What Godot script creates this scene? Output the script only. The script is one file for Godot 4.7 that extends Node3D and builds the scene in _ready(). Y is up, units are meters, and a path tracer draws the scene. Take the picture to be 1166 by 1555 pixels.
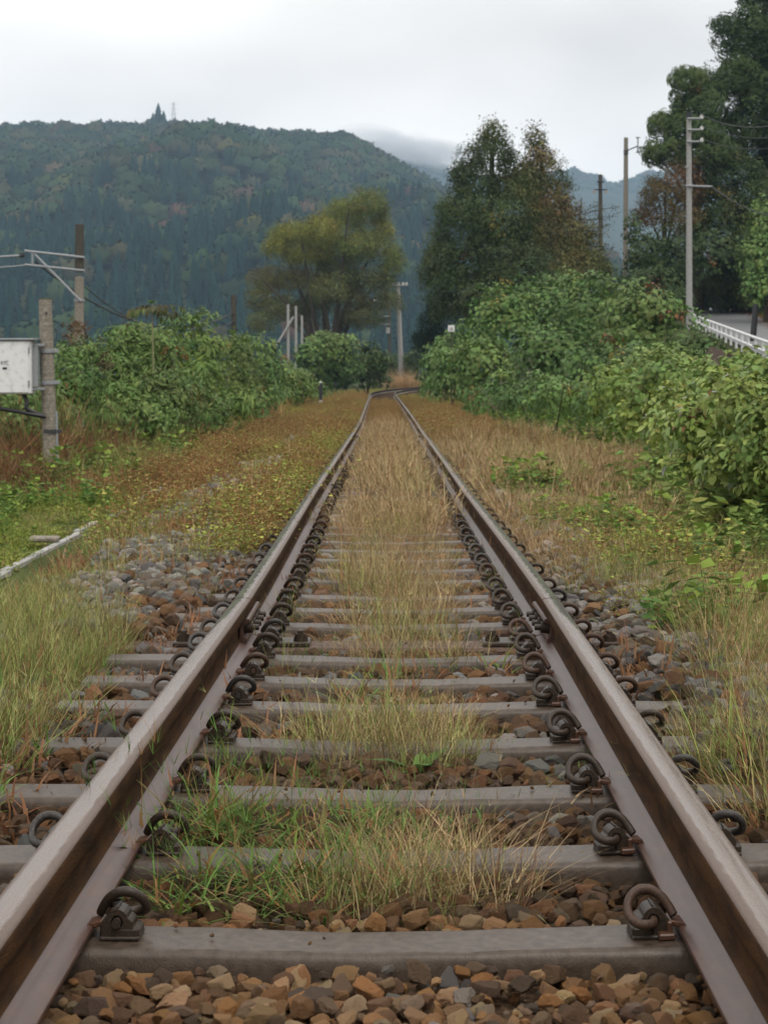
extends Node3D

# ---------------------------------------------------------------- constants of the place
const F := 2983.0          # lens, in photograph pixels (1166 x 1555)
const EYE := 0.953         # eye above the sleeper tops
const HX := 583.0
const HY := 582.0
const HEAD := 0.163        # rail head above the sleeper tops
const RAIL_X := 0.566      # rail centre from the track centre
const JOINT := 7.23

var rng := RandomNumberGenerator.new()
var nz := FastNoiseLite.new()
var nz2 := FastNoiseLite.new()
var M := {}
var taken := {}

# ---------------------------------------------------------------- mesh collector
class MB:
	var v := PackedVector3Array()
	var n := PackedVector3Array()
	var c := PackedColorArray()
	var t := PackedVector2Array()
	func tri(a: Vector3, b: Vector3, d: Vector3, na: Vector3, nb: Vector3, nd: Vector3, ca := Color.WHITE, cb := Color.WHITE, cd := Color.WHITE, ta := Vector2.ZERO, tb := Vector2.ZERO, td := Vector2.ZERO) -> void:
		var g := (b - a).cross(d - a)
		if g.dot(na + nb + nd) > 0.0:
			v.append(a); v.append(d); v.append(b)
			n.append(na); n.append(nd); n.append(nb)
			c.append(ca); c.append(cd); c.append(cb)
			t.append(ta); t.append(td); t.append(tb)
		else:
			v.append(a); v.append(b); v.append(d)
			n.append(na); n.append(nb); n.append(nd)
			c.append(ca); c.append(cb); c.append(cd)
			t.append(ta); t.append(tb); t.append(td)
	func flat(a: Vector3, b: Vector3, d: Vector3, col := Color.WHITE) -> void:
		var g := (b - a).cross(d - a).normalized()
		v.append(a); v.append(d); v.append(b)
		for i in 3:
			n.append(g); c.append(col); t.append(Vector2.ZERO)
	func face(a: Vector3, b: Vector3, d: Vector3, e: Vector3, out: Vector3, col := Color.WHITE) -> void:
		var g := (b - a).cross(d - a).normalized()
		if g.dot(out) < 0.0:
			g = -g
		tri(a, b, d, g, g, g, col, col, col)
		tri(a, d, e, g, g, g, col, col, col)
	# box with chamfered edges
	func box(mid: Vector3, size: Vector3, bev := 0.004, b := Basis.IDENTITY, col := Color.WHITE) -> void:
		var h := size / 2.0
		bev = minf(bev, minf(h.x, minf(h.y, h.z)) * 0.6)
		var q := func(x: float, y: float, z: float) -> Vector3: return mid + b * Vector3(x, y, z)
		for ax in 3:
			var a1 := (ax + 1) % 3
			var a2 := (ax + 2) % 3
			for s in [-1.0, 1.0]:
				var p := []
				for k in [[-1, -1], [1, -1], [1, 1], [-1, 1]]:
					var w := Vector3.ZERO
					w[ax] = h[ax] * s
					w[a1] = (h[a1] - bev) * k[0]
					w[a2] = (h[a2] - bev) * k[1]
					p.append(q.call(w.x, w.y, w.z))
				var o := Vector3.ZERO
				o[ax] = s
				face(p[0], p[1], p[2], p[3], b * o, col)
		for ax in 3:
			var a1 := (ax + 1) % 3
			var a2 := (ax + 2) % 3
			for s1 in [-1.0, 1.0]:
				for s2 in [-1.0, 1.0]:
					var p := []
					for k in [[-1, 0], [1, 0], [1, 1], [-1, 1]]:
						var w := Vector3.ZERO
						w[ax] = (h[ax] - bev) * k[0]
						w[a1] = (h[a1] - (bev if k[1] else 0.0)) * s1
						w[a2] = (h[a2] - (0.0 if k[1] else bev)) * s2
						p.append(q.call(w.x, w.y, w.z))
					var o := Vector3.ZERO
					o[a1] = s1
					o[a2] = s2
					face(p[0], p[1], p[2], p[3], b * o, col)
		for s0 in [-1.0, 1.0]:
			for s1 in [-1.0, 1.0]:
				for s2 in [-1.0, 1.0]:
					var p0: Vector3 = q.call(h.x * s0, (h.y - bev) * s1, (h.z - bev) * s2)
					var p1: Vector3 = q.call((h.x - bev) * s0, h.y * s1, (h.z - bev) * s2)
					var p2: Vector3 = q.call((h.x - bev) * s0, (h.y - bev) * s1, h.z * s2)
					var g := (b * Vector3(s0, s1, s2)).normalized()
					tri(p0, p1, p2, g, g, g, col, col, col)
	# tapered tube through points
	func tube(p: Array, r: Array, sides := 8, caps := true, col := Color.WHITE) -> void:
		var m := p.size()
		var side := Vector3.ZERO
		var rings := []
		for i in m:
			var d: Vector3 = (p[mini(i + 1, m - 1)] - p[maxi(i - 1, 0)]).normalized()
			if side == Vector3.ZERO:
				side = d.cross(Vector3(0.31, 0.2, 0.93)).normalized()
				if side.length() < 0.5:
					side = d.cross(Vector3.UP).normalized()
			side = (side - d * side.dot(d)).normalized()
			var up := d.cross(side)
			var ring := []
			for k in sides:
				var a := TAU * k / sides
				ring.append(side * cos(a) + up * sin(a))
			rings.append(ring)
		for i in m - 1:
			for k in sides:
				var j := (k + 1) % sides
				var a: Vector3 = p[i] + rings[i][k] * r[i]
				var b: Vector3 = p[i] + rings[i][j] * r[i]
				var e: Vector3 = p[i + 1] + rings[i + 1][k] * r[i + 1]
				var f: Vector3 = p[i + 1] + rings[i + 1][j] * r[i + 1]
				tri(a, b, f, rings[i][k], rings[i][j], rings[i + 1][j], col, col, col)
				tri(a, f, e, rings[i][k], rings[i + 1][j], rings[i + 1][k], col, col, col)
		if caps:
			for e in [0, m - 1]:
				var d: Vector3 = (p[0] - p[1]).normalized() if e == 0 else (p[m - 1] - p[m - 2]).normalized()
				for k in sides:
					var j := (k + 1) % sides
					tri(p[e] + d * r[e] * 0.12, p[e] + rings[e][k] * r[e], p[e] + rings[e][j] * r[e], d, d, d, col, col, col)
	# one leaf: folded along its rib, curved down to the tip
	func leaf(at: Vector3, dir: Vector3, up: Vector3, l: float, w: float, droop: float, col: Color, fold := 0.25) -> void:
		dir = dir.normalized()
		var side := dir.cross(up).normalized()
		up = side.cross(dir).normalized()
		var m1 := at + dir * l * 0.38 - up * droop * l * 0.1
		var m2 := at + dir * l * 0.7 - up * droop * l * 0.34
		var tip := at + dir * l * 0.97 - up * droop * l * 0.7
		for s in [-1.0, 1.0]:
			var e1: Vector3 = at + dir * l * 0.30 + side * s * w * 0.5 + up * fold * w * 0.5 - up * droop * l * 0.07
			var e2: Vector3 = at + dir * l * 0.64 + side * s * w * 0.40 + up * fold * w * 0.4 - up * droop * l * 0.3
			flat2(at, e1, m1, up, col)
			flat2(m1, e1, e2, up, col)
			flat2(m1, e2, m2, up, col)
			flat2(m2, e2, tip, up, col)
	func flat2(a: Vector3, b: Vector3, d: Vector3, up: Vector3, col: Color) -> void:
		var g := (b - a).cross(d - a).normalized()
		if g.dot(up) < 0.0:
			g = -g
		var h := (g * 0.6 + up * 0.4).normalized()
		tri(a, b, d, h, h, h, col, col, col)
	# small leaf of two triangles
	func leaflet(at: Vector3, dir: Vector3, up: Vector3, l: float, w: float, col: Color) -> void:
		dir = dir.normalized()
		var side := dir.cross(up).normalized()
		var g := side.cross(dir).normalized()
		var m := at + dir * l * 0.45
		var tip := at + dir * l - g * l * 0.15
		tri(at, m + side * w * 0.5, tip, g, g, g, col, col, col)
		tri(at, m - side * w * 0.5, tip, g, g, g, col, col, col)
	# grass blade: narrowing strip that bends over
	func blade(at: Vector3, lean: Vector3, h: float, w: float, bend: float, tone: Color, segs := 3) -> Vector3:
		var side := Vector3(-lean.z, 0.0, lean.x)
		if side.length() < 0.001:
			side = Vector3.RIGHT
		side = side.normalized()
		var dir := (Vector3.UP + lean).normalized()
		var fwd := Vector3(lean.x, 0.0, lean.z).normalized()
		var p := at
		var nrm := side.cross(dir).normalized()
		for i in segs:
			var k0 := float(i) / segs
			var k1 := float(i + 1) / segs
			var q := p + dir * h / segs
			var w0 := w * (1.0 - k0 * 0.75)
			var w1 := w * (1.0 - k1 * 0.75) if i < segs - 1 else 0.0
			tri(p - side * w0 / 2.0, p + side * w0 / 2.0, q + side * w1 / 2.0, nrm, nrm, nrm, tone, tone, tone)
			if w1 > 0.0:
				tri(p - side * w0 / 2.0, q + side * w1 / 2.0, q - side * w1 / 2.0, nrm, nrm, nrm, tone, tone, tone)
			p = q
			dir = (dir + (fwd - Vector3.UP * 0.35) * bend / segs).normalized()
			nrm = side.cross(dir).normalized()
		return p
	func mesh(mat: Material, into: ArrayMesh = null) -> ArrayMesh:
		var m := into if into else ArrayMesh.new()
		var a := []
		a.resize(Mesh.ARRAY_MAX)
		a[Mesh.ARRAY_VERTEX] = v
		a[Mesh.ARRAY_NORMAL] = n
		a[Mesh.ARRAY_COLOR] = c
		a[Mesh.ARRAY_TEX_UV] = t
		m.add_surface_from_arrays(Mesh.PRIMITIVE_TRIANGLES, a)
		m.surface_set_material(m.get_surface_count() - 1, mat)
		return m

# ---------------------------------------------------------------- naming and placing
func numbered(called: String) -> String:
	var k: int = taken.get(called, 0)
	taken[called] = k + 1
	return called if k == 0 else "%s_%03d" % [called, k]

func tag(o: Node, label: String, category := "", group := "", kind := "") -> void:
	if label: o.set_meta("label", label)
	if category: o.set_meta("category", category)
	if group: o.set_meta("group", group)
	if kind: o.set_meta("kind", kind)

func thing(called: String, label: String, category: String, at := Vector3.ZERO, turn := 0.0, group := "") -> Node3D:
	var o := Node3D.new()
	o.name = numbered(called)
	add_child(o)
	o.position = at
	o.rotation.y = turn
	tag(o, label, category, group)
	return o

func part(called: String, m: Mesh, parent: Node, at := Vector3.ZERO) -> MeshInstance3D:
	var o := MeshInstance3D.new()
	o.name = called
	o.mesh = m
	parent.add_child(o, true)
	o.position = at
	if parent == self:
		o.name = numbered(called)
	else:
		var k: int = parent.get_meta("n_" + called, 0)
		parent.set_meta("n_" + called, k + 1)
		if k: o.name = "%s_%03d" % [called, k]
	return o

func structure(called: String, m: Mesh) -> MeshInstance3D:
	var o := part(called, m, self)
	o.set_meta("kind", "structure")
	return o

func scatter(called: String, m: Mesh, xf: Array, cols: Array, parent: Node) -> MultiMeshInstance3D:
	var mm := MultiMesh.new()
	mm.transform_format = MultiMesh.TRANSFORM_3D
	mm.use_colors = true
	mm.mesh = m
	mm.instance_count = xf.size()
	for i in xf.size():
		mm.set_instance_transform(i, xf[i])
		mm.set_instance_color(i, cols[i])
	var o := MultiMeshInstance3D.new()
	o.multimesh = mm
	o.name = called
	parent.add_child(o, true)
	if parent == self:
		o.name = numbered(called)
	else:
		var k: int = parent.get_meta("n_" + called, 0)
		parent.set_meta("n_" + called, k + 1)
		if k: o.name = "%s_%03d" % [called, k]
	return o

# a point of the place, given where a sight line of the survey camera passes and how far away it is
func W(px: float, py: float, d: float) -> Vector3:
	return Vector3((px - HX) / F * d, EYE - (py - HY) / F * d, -d)

func rf(a: float, b: float) -> float:
	return rng.randf_range(a, b)

func pick(a: Array):
	return a[rng.randi() % a.size()]

func vary(c: Color, s: float) -> Color:
	var k := rf(1.0 - s, 1.0 + s)
	return Color(c.r * k * rf(1.0 - s * 0.4, 1.0 + s * 0.4), c.g * k, c.b * k * rf(1.0 - s * 0.4, 1.0 + s * 0.4))

# ---------------------------------------------------------------- lie of the land
const CX := [[-2.0, -0.05], [2.7, -0.004], [5.6, 0.028], [7.23, 0.046], [9.1, 0.05], [14.6, 0.042], [20.0, 0.055], [40.0, 0.08], [70.0, 0.0], [88.0, -0.07], [220.0, -0.59]]
func table(t: Array, x: float) -> float:
	if x <= t[0][0]: return t[0][1]
	for i in range(1, t.size()):
		if x <= t[i][0]:
			var k: float = (x - t[i - 1][0]) / (t[i][0] - t[i - 1][0])
			return lerpf(t[i - 1][1], t[i][1], k)
	return t[-1][1]

func cx(d: float) -> float:
	return table(CX, d) + (pow(d - 88.0, 2.0) / 600.0 if d > 88.0 else 0.0)

func rise(d: float) -> float:
	return maxf(0.0, minf(d, 200.0) - 35.0) * 0.0057

func road_x(d: float) -> float:
	return 9.8 + 0.109 * (minf(d, 140.0) - 50.0)

func road_y(d: float) -> float:
	return maxf(0.15, table([[15.0, 0.1], [35.0, 0.85], [50.0, 1.57], [84.0, 3.35], [105.0, 5.0], [140.0, 7.0], [300.0, 9.0]], d))

func ground(x: float, d: float) -> float:
	var t := x - cx(d)
	var a := absf(t)
	var y := rise(d) - 0.062 - 0.11 * smoothstep(1.35, 2.1, a)
	y += nz.get_noise_2d(x * 6.0, d * 6.0) * 0.03 * smoothstep(1.0, 2.2, a)
	if t > 3.2:
		var rx := road_x(d)
		y = lerpf(y, road_y(d) - 0.03, smoothstep(3.2, rx - 0.5, x))
		if x > rx + 4.0:
			y += minf((x - rx - 4.0) * 0.4, 14.0)
	if t < -5.0:
		y += nz.get_noise_2d(x * 0.6, d * 0.6) * 0.3 * smoothstep(5.0, 12.0, a)
	return y

# ---------------------------------------------------------------- materials
func ramp(cols: Array) -> Gradient:
	var g := Gradient.new()
	var o := PackedFloat32Array()
	var c := PackedColorArray()
	for e in cols:
		o.append(e[0])
		c.append(e[1].linear_to_srgb() if e[1] is Color else Color(e[1], e[1], e[1]))
	g.offsets = o
	g.colors = c
	return g

func ntex(sd: int, freq: float, cols: Array, octaves := 5, size := 512, kind := FastNoiseLite.TYPE_SIMPLEX_SMOOTH) -> NoiseTexture2D:
	var f := FastNoiseLite.new()
	f.seed = sd
	f.noise_type = kind
	f.frequency = freq
	f.fractal_octaves = octaves
	var t := NoiseTexture2D.new()
	t.width = size
	t.height = size
	t.seamless = true
	t.noise = f
	t.color_ramp = ramp(cols)
	return t

func mat(col: Color, rough: float, spec := 0.5, tex: Texture2D = null, scale := 1.0, bump: Texture2D = null, depth := 0.0) -> StandardMaterial3D:
	var m := StandardMaterial3D.new()
	m.albedo_color = col.linear_to_srgb()
	m.roughness = rough
	m.metallic_specular = spec
	if tex or bump:
		m.uv1_triplanar = true
		m.uv1_scale = Vector3.ONE * scale
	if tex: m.albedo_texture = tex
	if bump:
		m.heightmap_enabled = true
		m.heightmap_texture = bump
		m.heightmap_scale = depth
	return m

func plant_mat(rough: float, spec: float, back: float) -> StandardMaterial3D:
	var m := StandardMaterial3D.new()
	m.vertex_color_use_as_albedo = true
	m.roughness = rough
	m.metallic_specular = spec
	m.cull_mode = BaseMaterial3D.CULL_DISABLED
	m.backlight_enabled = true
	m.backlight = Color(back, back, back).linear_to_srgb()
	return m

func rail_top(length: float, sd: int, band: Callable) -> StandardMaterial3D:
	var w := 2048
	var h := 48
	var im := Image.create(w, h, false, Image.FORMAT_RGB8)
	var ro := Image.create(w, h, false, Image.FORMAT_RGB8)
	var f := FastNoiseLite.new()
	f.seed = sd
	f.frequency = 1.0
	f.fractal_octaves = 4
	for i in w:
		var s := length * i / w
		var b: float = band.call(s)
		for j in h:
			var k := float(j) / (h - 1)
			var streak := f.get_noise_2d(s * 3.0, k * 26.0)
			var fine := f.get_noise_2d(s * 60.0 + 50.0, k * 9.0)
			var c := Color(0.08, 0.053, 0.039).lerp(Color(0.155, 0.115, 0.092), clampf(0.5 + streak * 1.0 + fine * 0.18, 0, 1))
			var g := clampf(0.25 + streak * 0.14 + fine * 0.03, 0.2, 0.6)
			var worn := smoothstep(0.25, 0.36, absf(k - 0.44) + f.get_noise_2d(s * 9.0, k * 5.0) * 0.07)
			c = c.lerp(Color(0.05, 0.028, 0.017).lerp(Color(0.09, 0.05, 0.028), clampf(fine + 0.5, 0, 1)), worn * 0.85)
			g = lerpf(g, 0.5, worn)
			# soot and moss lie on the unused half of the head, with a ragged edge
			var edge := 0.52 - k + f.get_noise_2d(s * 90.0, k * 2.0) * 0.22 + f.get_noise_2d(s * 7.0, 3.0) * 0.08
			if b > 0.0 and edge + (b - 1.0) * 0.8 > 0.0 and k > 0.05:
				var moss := f.get_noise_2d(s * 2.2 + 9.0, k * 3.0)
				g = lerpf(g, 1.0, clampf((edge + (b - 1.0) * 0.8) * 14.0, 0.0, 1.0))
				c = c.lerp(Color(0.022, 0.024, 0.018).lerp(Color(0.05, 0.07, 0.03), clampf(moss + 0.4, 0, 1)), clampf((edge + (b - 1.0) * 0.8) * 14.0, 0.0, 0.9))
			im.set_pixel(i, j, c.linear_to_srgb())
			ro.set_pixel(i, j, Color(g, g, g))
	var m := StandardMaterial3D.new()
	m.albedo_texture = ImageTexture.create_from_image(im)
	m.roughness = 1.0
	m.roughness_texture = ImageTexture.create_from_image(ro)
	m.metallic_specular = 0.52
	return m

func make_materials() -> void:
	var grain := ntex(3, 0.06, [[0.0, 0.0], [1.0, 1.0]], 5)
	var fine := ntex(4, 0.16, [[0.0, 0.0], [1.0, 1.0]], 4)
	M.rail = mat(Color.WHITE, 0.38, 0.45, ntex(11, 0.02, [[0.0, Color(0.040, 0.021, 0.016)], [0.42, Color(0.063, 0.032, 0.024)], [0.62, Color(0.074, 0.038, 0.027)], [0.8, Color(0.092, 0.039, 0.022)], [1.0, Color(0.101, 0.055, 0.041)]]), 3.0, fine, 0.02)
	M.rail.uv1_scale = Vector3(3.0, 3.0, 0.7)
	M.web = mat(Color.WHITE, 0.75, 0.15, ntex(12, 0.016, [[0.0, Color(0.020, 0.012, 0.008)], [0.4, Color(0.038, 0.021, 0.012)], [0.7, Color(0.061, 0.030, 0.013)], [1.0, Color(0.043, 0.027, 0.019)]]), 2.2, fine, 0.16)
	M.web.uv1_scale = Vector3(3.0, 3.0, 0.5)
	M.iron = mat(Color.WHITE, 0.45, 0.38, ntex(13, 0.03, [[0.0, Color(0.014, 0.012, 0.011)], [0.5, Color(0.033, 0.024, 0.017)], [0.75, Color(0.057, 0.033, 0.019)], [1.0, Color(0.076, 0.071, 0.068)]]), 9.0, fine, 0.02)
	M.iron_rusty = mat(Color.WHITE, 0.55, 0.4, ntex(43, 0.03, [[0.0, Color(0.022, 0.014, 0.011)], [0.5, Color(0.054, 0.030, 0.019)], [1.0, Color(0.094, 0.050, 0.029)]]), 7.0, fine, 0.03)
	M.iron_grey = mat(Color.WHITE, 0.42, 0.4, ntex(44, 0.03, [[0.0, Color(0.014, 0.013, 0.012)], [0.5, Color(0.032, 0.027, 0.024)], [1.0, Color(0.086, 0.083, 0.079)]]), 7.0, fine, 0.02)
	M.pad = mat(Color.WHITE, 0.45, 0.5, ntex(14, 0.03, [[0.0, Color(0.03, 0.018, 0.014)], [0.55, Color(0.085, 0.036, 0.02)], [1.0, Color(0.18, 0.085, 0.04)]]), 9.0)
	M.sleeper = mat(Color.WHITE, 0.42, 0.42, ntex(15, 0.03, [[0.0, Color(0.031, 0.021, 0.014)], [0.35, Color(0.050, 0.035, 0.025)], [0.6, Color(0.063, 0.046, 0.033)], [0.85, Color(0.075, 0.056, 0.042)], [1.0, Color(0.150, 0.118, 0.089)]], 6), 2.3, fine, 0.06)
	M.sleeper.uv1_world_triplanar = true
	M.timber = mat(Color.WHITE, 0.7, 0.4, ntex(16, 0.02, [[0.0, Color(0.03, 0.02, 0.016)], [0.5, Color(0.085, 0.05, 0.036)], [1.0, Color(0.15, 0.1, 0.075)]], 5), 3.0, grain, 0.3)
	M.stone = mat(Color.WHITE, 0.85, 0.25, ntex(17, 0.03, [[0.0, Color(0.25, 0.2, 0.17)], [0.3, Color(0.55, 0.48, 0.42)], [0.5, Color(0.85, 0.8, 0.75)], [0.7, Color(1, 0.94, 0.84)], [1.0, Color(1, 1, 1)]], 6), 9.0, fine, 0.6)
	M.stone.vertex_color_use_as_albedo = true
	M.ballast = mat(Color.WHITE, 0.95, 0.15, ntex(18, 0.05, [[0.0, Color(0.025, 0.016, 0.011)], [0.5, Color(0.060, 0.037, 0.022)], [1.0, Color(0.110, 0.072, 0.045)]], 6), 1.6, grain, 1.2)
	M.ground = mat(Color.WHITE, 0.95, 0.2, ntex(19, 0.04, [[0.0, 0.55], [0.5, 0.8], [1.0, 1.0]], 6), 1.1, grain, 2.0)
	M.ground.vertex_color_use_as_albedo = true
	M.bark = mat(Color.WHITE, 0.9, 0.2, ntex(20, 0.03, [[0.0, Color(0.03, 0.024, 0.018)], [0.5, Color(0.075, 0.06, 0.045)], [1.0, Color(0.14, 0.115, 0.09)]]), 2.0, grain, 0.6)
	M.post = mat(Color.WHITE, 0.85, 0.3, ntex(21, 0.025, [[0.0, Color(0.1, 0.088, 0.072)], [0.45, Color(0.21, 0.19, 0.16)], [0.8, Color(0.29, 0.265, 0.225)], [1.0, Color(0.36, 0.33, 0.28)]], 6), 1.6, fine, 0.15)
	M.old_post = mat(Color.WHITE, 0.9, 0.2, ntex(26, 0.025, [[0.0, Color(0.035, 0.033, 0.028)], [0.45, Color(0.07, 0.065, 0.056)], [0.8, Color(0.1, 0.094, 0.08)], [1.0, Color(0.15, 0.14, 0.12)]], 6), 1.6, fine, 0.15)
	M.steel = mat(Color(0.36, 0.38, 0.41), 0.5, 0.5, ntex(22, 0.03, [[0.0, 0.7], [1.0, 1.0]]), 3.0)
	M.pale_pole = mat(Color.WHITE, 0.75, 0.35, ntex(23, 0.02, [[0.0, Color(0.22, 0.218, 0.212)], [0.5, Color(0.3, 0.298, 0.29)], [1.0, Color(0.42, 0.418, 0.405)]], 5), 1.1)
	M.white = mat(Color(0.74, 0.75, 0.76), 0.5, 0.4, ntex(24, 0.012, [[0.0, 0.86], [0.4, 0.97], [1.0, 1.0]]), 1.5)
	M.asphalt = mat(Color.WHITE, 0.6, 0.5, ntex(25, 0.03, [[0.0, Color(0.078, 0.081, 0.086)], [1.0, Color(0.141, 0.143, 0.151)]], 6), 0.35, fine, 0.1)
	M.black = mat(Color(0.012, 0.012, 0.013), 0.45, 0.5)
	M.ink = mat(Color(0.035, 0.035, 0.04), 0.7, 0.3)
	M.wire = mat(Color(0.05, 0.052, 0.055), 0.6, 0.3)
	M.glass_white = mat(Color(0.7, 0.7, 0.68), 0.25, 0.6)
	M.leaf = plant_mat(0.55, 0.32, 0.5)
	M.soft_leaf = plant_mat(0.65, 0.25, 0.5)
	M.grass = plant_mat(0.75, 0.25, 0.5)
	M.forest = plant_mat(0.9, 0.1, 0.2)

# ---------------------------------------------------------------- rails and sleepers
# closed outline of a flat-bottomed rail, y from 0 (foot) to 0.153 (head); k tells which material
func rail_outline() -> Array:
	var right := [[0.0, 0.0], [0.0615, 0.0], [0.0635, 0.002], [0.0635, 0.0095], [0.062, 0.0115], [0.030, 0.0215], [0.0165, 0.0275], [0.0105, 0.035], [0.0078, 0.046], [0.0075, 0.07], [0.0082, 0.090], [0.011, 0.0985], [0.0165, 0.1035], [0.0315, 0.1085], [0.0325, 0.111], [0.0325, 0.1405], [0.0305, 0.1465], [0.026, 0.1505], [0.018, 0.1522], [0.0, 0.153]]
	var o := []
	for p in right: o.append(Vector2(p[0], p[1]))
	for i in range(right.size() - 2, 0, -1): o.append(Vector2(-right[i][0], right[i][1]))
	return o

func rail_mesh(x: float, d0: float, d1: float, top: Material, outer: float) -> ArrayMesh:
	var prof := rail_outline()
	var np := prof.size()
	var nrm := []
	for i in np:
		var a: Vector2 = prof[i] - prof[(i + np - 1) % np]
		var b: Vector2 = prof[(i + 1) % np] - prof[i]
		nrm.append([Vector2(a.y, -a.x).normalized(), Vector2(b.y, -b.x).normalized()])
	var side := MB.new()
	var web := MB.new()
	var head := MB.new()
	var ds := [d0]
	while ds[-1] < d1 - 0.01:
		ds.append(minf(d1, ds[-1] + (0.3 if ds[-1] < 60.0 else 0.8)))
	var place := func(p: Vector2, d: float) -> Vector3:
		var s := (cx(d + 0.1) - cx(d - 0.1)) / 0.2
		var off := Vector2(1.0, s).normalized() * (x + p.x)
		return Vector3(cx(d) + off.x, rise(d) + 0.01 + p.y, -d + off.y)
	for i in ds.size() - 1:
		for k in np:
			var j := (k + 1) % np
			var n0: Vector2 = nrm[k][1]
			var n1: Vector2 = nrm[j][0]
			if nrm[k][0].dot(nrm[k][1]) > 0.6: n0 = (nrm[k][0] + nrm[k][1]).normalized()
			if nrm[j][0].dot(nrm[j][1]) > 0.6: n1 = (nrm[j][0] + nrm[j][1]).normalized()
			var my: float = (prof[k].y + prof[j].y) / 2.0
			var mb := head if my > 0.1485 else (web if my > 0.03 and my < 0.145 else side)
			var a: Vector3 = place.call(prof[k], ds[i])
			var b: Vector3 = place.call(prof[j], ds[i])
			var e: Vector3 = place.call(prof[k], ds[i + 1])
			var f: Vector3 = place.call(prof[j], ds[i + 1])
			var m0 := Vector3(n0.x, n0.y, 0)
			var m1 := Vector3(n1.x, n1.y, 0)
			var u0: float = (ds[i] - d0) / (d1 - d0)
			var u1: float = (ds[i + 1] - d0) / (d1 - d0)
			var va: float = 0.5 - prof[k].x * outer / 0.061
			var vb: float = 0.5 - prof[j].x * outer / 0.061
			var w := Color.WHITE
			mb.tri(a, b, f, m0, m1, m1, w, w, w, Vector2(u0, va), Vector2(u0, vb), Vector2(u1, vb))
			mb.tri(a, f, e, m0, m1, m0, w, w, w, Vector2(u0, va), Vector2(u1, vb), Vector2(u1, va))
	for d in [d0, d1]:
		var mid: Vector3 = place.call(Vector2(0, 0.07), d)
		for k in np:
			var j := (k + 1) % np
			var z := Vector3(0, 0, 1) if d == d0 else Vector3(0, 0, -1)
			var foot: float = minf(prof[k].y, 0.03) if absf(prof[k].x) > 0.02 and prof[k].y < 0.09 else 0.0
			var hub := Vector2(0, clampf((prof[k].y + prof[j].y) / 2.0, 0.012, 0.135))
			side.tri(place.call(prof[k], d), place.call(prof[j], d), place.call(hub, d), z, z, z)
	var m := side.mesh(M.rail)
	web.mesh(M.web, m)
	head.mesh(top, m)
	return m

func catmull(p: Array, n: int) -> Array:
	var out := []
	for i in p.size() - 1:
		var a: Vector3 = p[maxi(i - 1, 0)]
		var b: Vector3 = p[i]
		var c: Vector3 = p[i + 1]
		var d: Vector3 = p[mini(i + 2, p.size() - 1)]
		for k in n:
			out.append(b.cubic_interpolate(c, a, d, float(k) / n))
	out.append(p[-1])
	return out

# the spring clip, its toe towards +x
func clip_mesh() -> ArrayMesh:
	var mb := MB.new()
	var p := [Vector3(0.004, 0.034, -0.046), Vector3(0.004, 0.034, 0.0), Vector3(0.003, 0.034, 0.034), Vector3(-0.008, 0.034, 0.055), Vector3(-0.030, 0.036, 0.061), Vector3(-0.048, 0.042, 0.048), Vector3(-0.054, 0.054, 0.024), Vector3(-0.047, 0.073, 0.006), Vector3(-0.024, 0.087, -0.004), Vector3(0.004, 0.087, -0.004), Vector3(0.028, 0.074, 0.002), Vector3(0.043, 0.056, 0.010), Vector3(0.052, 0.041, 0.020)]
	var q := catmull(p, 5)
	var r := []
	for i in q.size(): r.append(0.0102)
	mb.tube(q, r, 12)
	return mb.mesh(M.iron)

func shoulder_mesh() -> ArrayMesh:
	var mb := MB.new()
	var seg := 20
	var z0 := -0.034
	var z1 := 0.028
	var outer := []
	var inner := []
	for i in seg:
		var a := TAU * i / seg
		var dir := Vector2(cos(a), sin(a))
		var o := dir * 0.0255
		if dir.y < 0.25:   # square skirts below the barrel
			var k := minf(0.036 / maxf(absf(dir.x), 0.001), (0.034 / maxf(-dir.y, 0.001)) if dir.y < 0 else 99.0)
			o = dir * maxf(0.0255, minf(k, 0.05))
		outer.append(o + Vector2(0.004, 0.034))
		inner.append(dir * 0.0135 + Vector2(0.004, 0.034))
	for i in seg:
		var j := (i + 1) % seg
		for z in [z0, z1]:
			mb.face(Vector3(outer[i].x, outer[i].y, z), Vector3(outer[j].x, outer[j].y, z), Vector3(inner[j].x, inner[j].y, z), Vector3(inner[i].x, inner[i].y, z), Vector3(0, 0, z))
		var no: Vector2 = outer[i] + outer[j] - Vector2(0.008, 0.068)
		mb.face(Vector3(outer[i].x, outer[i].y, z0), Vector3(outer[j].x, outer[j].y, z0), Vector3(outer[j].x, outer[j].y, z1), Vector3(outer[i].x, outer[i].y, z1), Vector3(no.x, no.y, 0))
		mb.face(Vector3(inner[i].x, inner[i].y, z0), Vector3(inner[j].x, inner[j].y, z0), Vector3(inner[j].x, inner[j].y, z1), Vector3(inner[i].x, inner[i].y, z1), -Vector3(no.x, no.y, 0))
	mb.box(Vector3(-0.022, 0.012, 0.0), Vector3(0.05, 0.026, 0.07), 0.006)
	mb.box(Vector3(-0.002, 0.003, 0.0), Vector3(0.09, 0.008, 0.082), 0.003)
	mb.box(Vector3(0.004, 0.058, -0.004), Vector3(0.004, 0.012, 0.05), 0.001)
	return mb.mesh(M.iron)

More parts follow.
